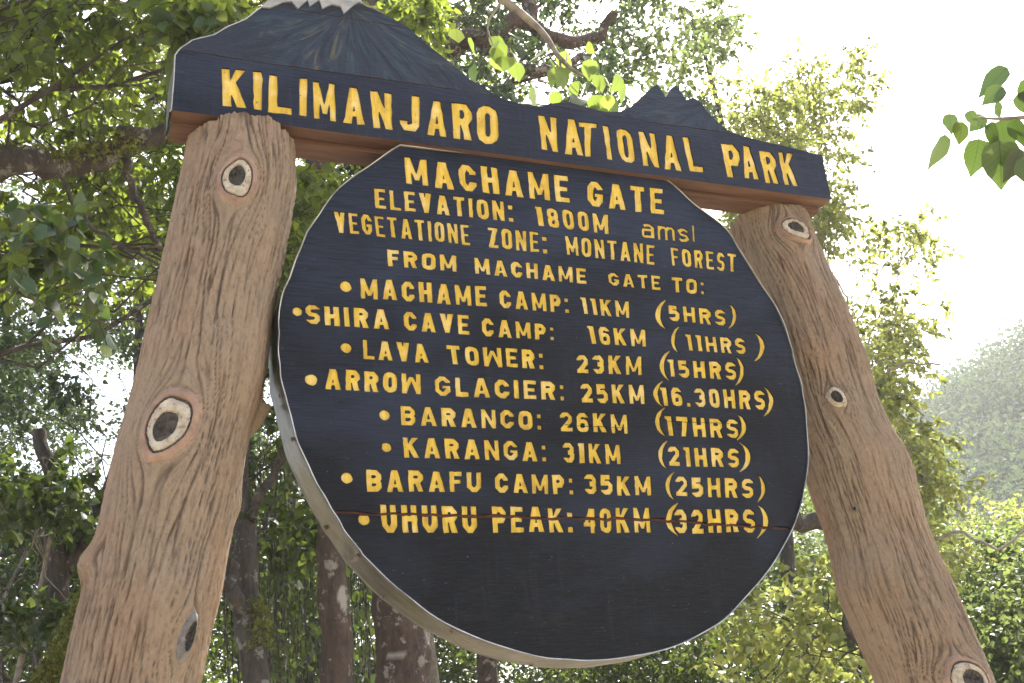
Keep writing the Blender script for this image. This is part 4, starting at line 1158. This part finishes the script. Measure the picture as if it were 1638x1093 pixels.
def hill_h(az, r):
    """ridge rising to the right behind the forest"""
    ridge = np.interp(az, [20, 30, 38, 42, 44.5, 47, 50, 56, 66, 80, 95], [0, 8, 24, 36, 42, 44, 46, 48, 46, 32, 0])
    k = np.clip((r - 45) / 115, 0, 1)
    k = k * k * (3 - 2 * k)
    back = np.clip(1 - (r - 175) / 160, 0, 1)
    return ridge * k * back * (1 + .05 * perlin(az * .45, r * .03, 8)) + .8 * perlin(az * 1.3, r * .08, 18) * k
azg = np.linspace(18, 97, 90); rg = np.linspace(40, 340, 60)
AZ, RG = np.meshgrid(azg, rg)
HZ = hill_h(AZ, RG) - .4
HV = np.stack([RG * np.sin(np.radians(AZ)), -2.6 + RG * np.cos(np.radians(AZ)), HZ], -1).reshape(-1, 3)
i_, j_ = np.meshgrid(np.arange(59), np.arange(89), indexing='ij')
Fh = np.stack([i_ * 90 + j_, i_ * 90 + j_ + 1, (i_ + 1) * 90 + j_ + 1, (i_ + 1) * 90 + j_], -1).reshape(-1, 4)
link('hill', mesh_np('hill', HV, Fh, M['hillside'], smooth=True), kind='structure')

rs = np.random.RandomState(77)
N = 1500
ha = rs.uniform(36, 66, N); hr = np.sqrt(rs.uniform(62 ** 2, 190 ** 2, N))
hz = hill_h(ha, hr)
cx, cy = hr * np.sin(np.radians(ha)), -2.6 + hr * np.cos(np.radians(ha))
R_ = rs.uniform(1.6, 5.2, N) ** 1.0
K = 185
o = rs.randn(N, K, 3); o /= np.linalg.norm(o, axis=2)[:, :, None]
o[:, :, 2] = np.abs(o[:, :, 2]) * 1.1 - .35
lump = 1 + .13 * rs.randn(N, K)
P = np.stack([cx, cy, hz + R_ * .8], -1)[:, None, :] + o * (R_[:, None] * lump)[:, :, None]
v, f, tint = leaf_cloud(P.reshape(-1, 3), o.reshape(-1, 3) + rs.randn(N * K, 3) * .8, .62, rs, LEAF2)
tint = np.clip(np.repeat(np.repeat(rs.rand(N), K), 4) * .85 + tint * .15, 0, .96)
link('hill_forest', mesh_np('hill_forest', v, f, M['leaf_hill'], {'tint': tint}), None, 'dense forest canopy covering the hillside behind at the right', 'forest', kind='stuff')

# ---- A: great tree at the left whose broad-leaved boughs hang over the sign
rs = np.random.RandomState(1)
cl = np.vstack([sector(96, -12, 9, 26.5, 46, 4.6, 8.5, rs, lambda a, e, r: 1 if a < 3 or e > 31 else .35),
                sector(34, 8, 21, 34, 46, 5.5, 8.5, rs),
                sector(22, 8, 15, 24, 31, 6.5, 8.5, rs), sector(46, -9, 6, 25.5, 33, 7.8, 10.5, rs)])
cl = cl[[not (28.5 < math.degrees(math.atan2(q[2] - 1.6, np.hypot(q[0], q[1] + 2.6))) < 34.5 and np.hypot(q[0], q[1] + 2.6) < 6.4 and -6 < math.degrees(math.atan2(q[0], q[1] + 2.6)) < 7) for q in cl]]
limb_moss = [pol(-15, 27, 6.2), pol(-8, 29.3, 5.9), pol(-3.5, 30.9, 5.7), pol(0, 31.2, 5.7), pol(3.5, 32.6, 5.8), pol(7, 33.2, 6.0)]
A = tree('broadleaf_tree', 'great shaded tree with broad drooping leaves filling the upper left, over a mossy bough', vert_trunk(-16, 6.5, 9.5, wob=.1), .34, .14, cl, .40, .074,
         M['leaf_near'], M['bark'], 11, n_tw=26, n_lf=9, limb_r=.12, twigs=True, solo=290, droop=.6,
         limbs=[(limb_moss, .085, .05, M['bark']), ([pol(-1, 31, 5.7), pol(1.0, 28.6, 5.6), pol(3, 27.4, 5.5), pol(5.5, 26.4, 5.4)], .014, .006, M['bark']),
                ([pol(2.5, 32, 5.8), pol(3.6, 29.5, 5.8), pol(4.6, 27.5, 5.9)], .026, .015, M['bark'])], bsides=8)
def moss_tufts(root, path, r, n, seed, lab=None):
    rs = np.random.RandomState(seed)
    q = curve_pts(path, 60)
    p = q[rs.randint(3, 57, n)]; o_ = rs.randn(n, 3); o_[:, 2] = np.abs(o_[:, 2]) - .3; o_ /= np.linalg.norm(o_, axis=1)[:, None]
    p = p + o_ * (r * rs.uniform(.8, 1.35, n))[:, None]
    v, f, t = leaf_cloud(p, rs.randn(n, 3) + [0, 0, .3], .03, rs, LEAF2)
    link('moss', mesh_np('moss', v, f, M['moss'], {'tint': t}), root, kind='stuff')
moss_tufts(A[0], limb_moss[1:5], .07, 2600, 5)

# ---- trunks and trees behind the left post
rs = np.random.RandomState(2)
def sky_gap(a, e, r):     # the canopy opens to the sky here
    d = ((a - 2.3) / 3.0) ** 2 + ((e - 18.5) / 5.5) ** 2
    return .07 if d < 1 else (.35 if d < 1.8 else 1)
cl = sector(120, -9, 9.5, 12, 29, 12, 17, rs, sky_gap)
tree('slender_tree', 'slender straight dark trunk left of the left post, seen against the sky gap', vert_trunk(3.4, 15, 9, (.1, 0), .04), .085, .05, cl, .62, .078, M['leaf_cool'], M['bark'], 21, n_tw=34, n_lf=8, droop=.45, group='forest trees behind the sign')
rs = np.random.RandomState(3)
cl = sector(70, -9, 9, 2, 15, 12.8, 17, rs, lambda a, e, r: .6 if a > 2 else 1)
b3 = T3(.7, 11)
tree('forked_tree', 'dark trunk with a broken-off top and forking arms at the lower left', [b3, pol(.9, 5, 11), pol(.9, 10, 11), pol(.2, 15, 11), pol(-.6, 18.6, 11)], .17, .06, cl, .6, .066, M['leaf_dark'], M['bark'], 31,
     limbs=[([pol(.9, 12, 11), pol(2.2, 15, 11), pol(3.4, 18.5, 11.1), pol(4.8, 21, 11.2)], .07, .03, None),
            ([pol(-.2, 3, 11.7), pol(-1.2, 7, 11.6), pol(-2.2, 10, 11.5)], .05, .03, None)], n_tw=42, n_lf=8, droop=.4, group='forest trees behind the sign')
bl = pol(.5, 4, 9)
mb = tree('mossy_bough', 'thick leaning bough furred with yellow-green moss at the lower left corner', [T3(-1.2, 9.2), pol(.0, 5, 9.1), pol(1.0, 8.5, 9.0), pol(2.4, 11.5, 8.9)], .13, .07, [], .3, .05, M['moss'], M['moss'], 33)
moss_tufts(mb[0], [T3(-1.2, 9.1), pol(.0, 5, 9.0), pol(1.0, 8.5, 8.9), pol(2.4, 11.5, 8.8)], .09, 5000, 9)
rs = np.random.RandomState(4)
tree('leaning_sapling', 'thin pale sapling leaning left of the forked trunk', [T3(-1.2, 10.5), pol(-1.0, 6, 10.5), pol(-.2, 11, 10.5), pol(.3, 15, 10.5)], .035, .015, sector(12, -3, 1.5, 10, 17, 10, 11, rs), .35, .1, M['leaf_dark'], M['bark_grey'], 34, group='forest trees behind the sign')

# ---- trunks under and left of the disc
rs = np.random.RandomState(5)
cl = sector(46, 6.5, 14, 13, 31, 9, 12, rs)
path5 = [T3(10.0, 8.8), pol(9.7, 5, 8.8), pol(9.3, 10, 8.9), pol(8.9, 15, 9), pol(8.8, 20, 9.1), pol(9, 27, 9.2)]
t5 = tree('mossy_tree', 'thin mossy trunk just right of the left post, tufted with moss', path5, .115, .07, cl, .45, .10, M['leaf_dark'], M['bark'], 41, group='forest trees behind the sign',
     limbs=[([pol(9.4, 14.5, 8.9), pol(10.5, 16.5, 9), pol(11.8, 18.5, 9.2)], .04, .03, None), ([pol(9.5, 9.5, 8.8), pol(8.4, 12.0, 8.7), pol(7.9, 14.5, 8.8)], .06, .05, None)])
moss_tufts(t5[0], [pol(9.95, 8.2, 8.75), pol(9.85, 9.3, 8.8), pol(9.75, 10.6, 8.8)], .075, 900, 6)
path6 = [T3(13.7, 9), pol(13.6, 5, 9), pol(13.5, 10, 9.05), pol(13.3, 15, 9.1), pol(13, 24, 9.3), pol(13, 32, 9.5)]
tree('pale_barked_tree', 'brown trunk with a pale peeled patch below the lower left rim of the disc', path6, .135, .09, sector(30, 9, 20, 27, 38, 9, 12, rs), .5, .10, M['leaf_dark'], M['bark_brown'], 42, peel=[(3.24, -62, .10, 20)], group='forest trees behind the sign')
path7 = [T3(16.9, 9.5), pol(16.8, 5, 9.5), pol(16.5, 12, 9.6), pol(16.3, 22, 9.8), pol(16.5, 34, 9.8), pol(17.2, 42, 9.8)]
L7 = [([pol(17, 38, 9.8), pol(19, 36.5, 9.7), pol(21.5, 37.6, 9.6), pol(24, 37.2, 9.6), pol(26.5, 38.2, 9.7), pol(29.5, 36.5, 9.9), pol(32, 37.2, 10)], .15, .05, None),
      ([pol(21.5, 37.6, 9.6), pol(20.4, 35.5, 9.6), pol(21.2, 34.2, 9.6), pol(22.2, 34.0, 9.5)], .11, .03, None),
      ([pol(24, 37.2, 9.6), pol(25.5, 35.9, 9.6), pol(27.5, 35.6, 9.7), pol(30.5, 36.0, 9.9)], .08, .03, None),
      ([pol(26.5, 38.2, 9.7), pol(26.0, 40, 9.8), pol(27, 42, 9.9)], .07, .05, None)]
rs = np.random.RandomState(6)
cl = np.vstack([sector(60, 16, 27, 31.5, 45, 9, 13, rs, lambda a, e, r: .9 if a < 23 else .5),
                sector(34, 24, 33.5, 36, 46, 9.5, 13, rs),
                sector(10, 27.5, 31.5, 32.8, 36, 10, 12, rs)])
tree('large_forest_tree', 'largest trunk under the disc, whose knotted dark boughs twist across the top', path7, .235, .18, cl, .55, .07, M['leaf_cool'], M['bark_brown'], 43, n_tw=22, limbs=L7, peel=[(2.85, -125, .022, 24)], group='forest trees behind the sign', twigs=True)
tree('small_trunk_tree', 'short lit trunk under the lowest part of the disc rim', vert_trunk(21.7, 13, 6, (-.3, 0), .05), .15, .08, sector(20, 18, 26, 8, 20, 12, 15, rs), .6, .12, M['leaf_dark'], M['bark_brown'], 44, group='forest trees behind the sign')
tree('thin_trunk_tree', 'thinnest pale stem between the large trunk and the short lit trunk', vert_trunk(19.5, 12, 6, (-.5, 0), .05), .05, .03, sector(12, 16, 22, 12, 20, 12, 15, rs), .6, .12, M['leaf_dark'], M['bark_grey'], 45, group='forest trees behind the sign')

# ---- deep understory and forest wall behind
for k, (a0, a1, e0, e1, r0, r1, n, mt, sz, lab, tr) in enumerate([
        (-12, 2, 1, 16, 19, 25, 150, 'leaf_dark', .20, 'shaded forest tree filling the lowest left corner behind the forked trunk', (-4, 21)),
        (2, 13, 1, 15, 17, 23, 150, 'leaf_dark', .17, 'dark leafy tree seen low between the left post and the mossy trunk', (5.5, 20)),
        (9, 20, 1, 19, 18, 25, 190, 'leaf_dark', .17, 'deep green tree closing the gap left of the disc', (12, 21)),
        (17, 31, 1, 13, 17, 24, 150, 'leaf_dark', .17, 'deep green tree seen under the bottom of the disc', (24, 20)),
        (-10, 14, 17, 32, 20, 30, 170, 'leaf_cool', .20, 'far pale green tree showing through the sky gap at left', (7, 25)),
        (3, 24, 26, 40, 14, 19, 110, 'leaf_near', .13, 'sunlit tree glowing behind the mountain carving', (11, 17))]):
    rs = np.random.RandomState(60 + k)
    dens = (lambda a, e, r: .25 if ((a - 2.3) / 3.2) ** 2 + ((e - 19) / 6) ** 2 < 1 else .8) if k == 4 else None
    cl = sector(n, a0, a1, e0, e1, r0, r1, rs, dens)
    tree('forest_tree', lab, vert_trunk(tr[0], tr[1], 9 if e1 > 20 else 6, (0, 0), .1), .2, .08, cl, .95, sz * .62, M[mt], M['bark'], 60 + k, n_tw=40, n_lf=8, group='background forest trees', droop=.4, tmpl=LEAF2 if k != 5 else LEAF4)

# hanging vines in the shade
rs = np.random.RandomState(8)
paths, LP_, LA_ = [], [], []
for k in range(75):
    a, r = rs.uniform(8.5, 15.5), rs.uniform(10.2, 12.5)
    top, bot = pol(a, rs.uniform(14, 22), r), pol(a + rs.randn() * .25, rs.uniform(1, 9), r)
    q = curve_pts([top, (top + bot) / 2 + rs.randn(3) * .06, bot], 10)
    paths.append((q, np.full(10, .006)))
    m = rs.randint(20, 46)
    t = rs.rand(m)
    pts = np.stack([np.interp(t, np.linspace(0, 1, 10), q[:, i]) for i in range(3)], 1) + rs.randn(m, 3) * .035
    LP_.append(pts); ax = rs.randn(m, 3) * .5; ax[:, 2] -= 1.0; LA_.append(ax)
vine = link('hanging_vines', None, None, 'curtain of hanging leafy vines in shade between the left post and the disc', 'vines', kind='stuff', loc=tuple(pol(12, -8.5, 11)))
v, f = tube(paths, 4); link('stems', mesh_np('stems', v, f, M['bark'], smooth=True), vine, kind='stuff')
v, f, t = leaf_cloud(np.concatenate(LP_), np.concatenate(LA_), .085, rs, LEAF4)
link('foliage', mesh_np('foliage', v, f, M['leaf_dark'], {'tint': t}), vine, kind='stuff')

# ---- trees to the right of the sign
rs = np.random.RandomState(9)
def lace(a, e, r):
    return 1 if perlin(np.array([a * .55]), np.array([e * .55]), 31)[0] > -.02 else .06
cl = sector(62, 31.5, 38.5, 24, 41, 12, 16, rs, lace)
tree('tall_grey_green_tree', 'airy grey-green tree rising behind the small twin peaks', vert_trunk(35.6, 14, 11.5, (.3, 0), .15), .12, .03, cl, .50, .085, M['leaf_mid'], M['bark'], 71, n_tw=19, n_lf=8, squash=.9, tmpl=LEAF4, group='trees at the right')
rs = np.random.RandomState(10)
cl = np.vstack([sector(62, 36.5, 42.8, 24.5, 34, 10, 13, rs, lace), sector(12, 41.5, 45.6, 30.5, 33.4, 11, 13, rs), sector(12, 39.5, 43.5, 16, 25, 11, 13, rs), sector(9, 42.8, 45.8, 19.5, 25, 10.5, 12, rs)])
tree('yellow_green_tree', 'sunlit yellow-green tree standing right of the beam end', vert_trunk(41.3, 12, 7.0, (-.2, 0), .08), .05, .015, cl, .40, .062, M['leaf_yellow'], M['bark_grey'], 72, n_tw=15, n_lf=8, squash=.6, tmpl=LEAF4, twigs=True, group='trees at the right')
rs = np.random.RandomState(11)
cl = np.vstack([sector(40, 39.5, 43.0, 10, 19.5, 8.5, 11.5, rs), sector(5, 41.5, 44.0, 17.5, 20.5, 9.5, 11.5, rs), sector(9, 42, 44.2, 9, 15, 9, 12, rs)])
tree('bright_leafy_tree', 'bright yellow-leaved tree against the right edge of the right post', vert_trunk(42.6, 10, 4.4, (.2, 0), .08), .06, .015, cl, .34, .055, M['leaf_yellow'], M['bark_grey'], 73, n_tw=22, n_lf=9, twigs=True, group='trees at the right',
     limbs=[([pol(42.5, 10.0, 8.5), pol(44.0, 10.2, 8.3), pol(45.5, 9.2, 8.2), pol(47.6, 9.9, 8.2), pol(49.5, 8.7, 8.2)], .013, .005, M['bark_grey']),
            ([pol(41, 16.8, 9), pol(43, 18.3, 9), pol(45, 18.0, 9)], .018, .007, M['bark_grey'])])
rs = np.random.RandomState(12)
tree('leaning_limb_tree', 'dark tree behind the right post with one thick bare limb reaching towards the disc', vert_trunk(39.5, 9, 4.4, (.2, .1), .05), .14, .07, sector(22, 32, 39, 3, 10, 9, 11, rs), .45, .08, M['leaf_yellow'], M['bark'], 74,
     limbs=[([pol(40.5, 11.0, 9), pol(38, 11.6, 8.8), pol(35.5, 11.9, 8.6), pol(32.5, 12.2, 8.6)], .065, .055, None), ([pol(39.5, 4, 9), pol(38.2, 7, 8.9), pol(38.8, 9.0, 8.9)], .04, .02, None)], group='trees at the right')
for k, (a0, a1, e0, e1, r0, r1, n, mt, sz, lab) in enumerate([
        (25, 35, .5, 8.5, 13, 17, 90, 'leaf_dark', .12, 'glossy dark shrub low between the disc and the right post'),
        (34, 42, 1, 13.5, 15, 20, 120, 'leaf_mid', .14, 'pale sunlit shrub seen between the disc edge and the right post'),
        (42, 47, .5, 9.5, 13, 17, 100, 'leaf_mid', .11, 'grey-green shrub beside the lower right post'),
        (45.5, 53, .5, 8.5, 12, 16, 110, 'leaf_mid', .11, 'dark glossy shrub in the lower right corner'),
        (44, 54, 4, 10.5, 19, 26, 120, 'leaf_yellow', .15, 'mixed yellow and green tree below the hill at the right edge'),
        (40, 43.5, 8, 15, 22, 30, 70, 'leaf_mid', .18, 'tree just left of the hill crest, behind the bright leafy tree')]):
    rs = np.random.RandomState(80 + k)
    cl = sector(n, a0, a1, e0, e1, r0, r1, rs)
    am = (a0 + a1) / 2; rm = (r0 + r1) / 2
    tree('shrub' if e1 < 12 else 'roadside_tree', lab, vert_trunk(am, rm, 1.4 + rm * math.tan(R(e1)) * .7, (0, 0), .1), .09, .03, cl, .62 if r0 < 18 else .8, sz * .58, M[mt], M['bark'], 80 + k,
         cat='shrub' if e1 < 12 else 'tree', n_tw=46, n_lf=8, group='shrubs and trees at the lower right', tmpl=LEAF4 if r0 < 14 else LEAF2)

# ---- near branch with broad leaves, upper right
rs = np.random.RandomState(13)
def pxp(u, v, r):      # a point r metres from the eye, used once to lay out this branch in space
    d = np.array(AX).T @ np.array([(u - 819) / 1818.84, (v - 546.5) / 1818.84, 1.0]); d /= np.linalg.norm(d)
    return np.array(EYE) + d * r
stem = [pxp(1990, 60, 3.5), pxp(1850, 150, 3.4), pxp(1720, 180, 3.25), pxp(1640, 188, 3.15), pxp(1590, 190, 3.1), pxp(1555, 187, 3.08)]
tw = link('leafy_branch', None, None, 'near hanging branch with broad back-lit leaves in the upper right corner', 'branch', loc=tuple(stem[0]))
v, f = tube([(curve_pts(stem, 24), np.linspace(.011, .0022, 24)), (curve_pts([pxp(1720, 180, 3.25), pxp(1680, 230, 3.2), pxp(1640, 270, 3.2)], 8), np.linspace(.004, .002, 8)),
              (curve_pts([pxp(1690, 184, 3.22), pxp(1660, 130, 3.2), pxp(1620, 105, 3.2)], 8), np.linspace(.004, .0015, 8))], 6)
link('twig', mesh_np('twig', v, f, M['bark_grey'], smooth=True), tw)
bl_ = [((1612, 108), (1566, 152), .11), ((1606, 140), (1578, 162), .075), ((1518, 182), (1522, 215), .062), ((1540, 195), (1532, 232), .055), ((1512, 215), (1487, 272), .090), ((1566, 222), (1558, 282), .085),
       ((1585, 195), (1590, 240), .075), ((1600, 192), (1612, 245), .085), ((1598, 225), (1606, 300), .11), ((1632, 238), (1612, 292), .085), ((1622, 190), (1640, 235), .08), ((1628, 150), (1655, 185), .08),
       ((1575, 186), (1556, 205), .06), ((1592, 165), (1600, 190), .055), ((1640, 250), (1648, 300), .09), ((1650, 120), (1662, 180), .1), ((1660, 195), (1680, 250), .1), ((1690, 190), (1700, 260), .11), ((1720, 160), (1750, 220), .1),
       ((1700, 120), (1680, 60), .09), ((1760, 180), (1775, 250), .11), ((1800, 150), (1820, 230), .12), ((1840, 150), (1870, 220), .11), ((1548, 178), (1562, 200), .05)]
for (a, b, s) in bl_:
    r = 3.12 + rs.uniform(-.08, .1) + max(0, a[0] - 1640) * .001
    p, q = pxp(a[0], a[1], r), pxp(b[0], b[1], r + rs.uniform(-.02, .04))
    L = np.linalg.norm(q - p)
    nv = np.array(EYE) - p; nv /= np.linalg.norm(nv)
    place_leaf(tw, p, q - p, max(L * 1.05, s * .9), rs, up=nv + rs.randn(3) * .45)

# ---- middle branch over the header with limp lime leaves
stem = [pxp(690, -160, 5.6), pxp(760, -40, 5.5), pxp(830, 18, 5.4), pxp(870, 55, 5.4), pxp(895, 92, 5.35), pxp(930, 120, 5.3), pxp(960, 118, 5.3)]
tw = link('drooping_branch', None, None, 'pale bent branch above the header with limp lime-green leaves near its tip', 'branch', loc=tuple(stem[0]))
v, f = tube([(curve_pts(stem, 30), np.linspace(.026, .004, 30)), (curve_pts([pxp(800, 5, 5.4), pxp(780, 40, 5.35), pxp(790, 75, 5.3)], 8), np.linspace(.007, .003, 8)),
             (curve_pts([pxp(895, 92, 5.35), pxp(900, 120, 5.3), pxp(925, 150, 5.3)], 8), np.linspace(.006, .002, 8))], 7)
link('twig', mesh_np('twig', v, f, M['bark_grey'], smooth=True), tw)
for (c, n, sp) in (((795, 75), 13, 26), ((930, 125), 22, 34), ((965, 165), 8, 18), ((895, 100), 5, 14)):
    for k in range(n):
        p = pxp(c[0] + rs.randn() * sp, c[1] + rs.randn() * sp * .7, 5.3 + rs.uniform(-.15, .15))
        place_leaf(tw, p, np.array([rs.randn() * .45, rs.randn() * .35, -1.0]), rs.uniform(.075, .115), rs, 1.2, pool=lime_meshes if rs.rand() < .75 else None)

# ---------------------------------------------------------------- haze in the air
hz = bpy.data.materials.new('haze_air'); hz.use_nodes = True
hz.node_tree.nodes.clear()
ho = hz.node_tree.nodes.new('ShaderNodeOutputMaterial'); hv = hz.node_tree.nodes.new('ShaderNodeVolumePrincipled')
hv.inputs['Color'].default_value = (0.93, 0.96, 1.0, 1)
hv.inputs['Density'].default_value = HAZE
hv.inputs['Anisotropy'].default_value = 0.3
hz.node_tree.links.new(hv.outputs[0], ho.inputs['Volume'])
bm = bmesh.new(); bmesh.ops.create_cube(bm, size=1.0)
me = bpy.data.meshes.new('haze'); bm.to_mesh(me); bm.free(); me.materials.append(hz)
ho_ = link('haze', me, kind='stuff', label='thin bright haze hanging in the air between sign and hill', loc=(0, 0, 36.0))
ho_.scale = (1900, 1900, 78)
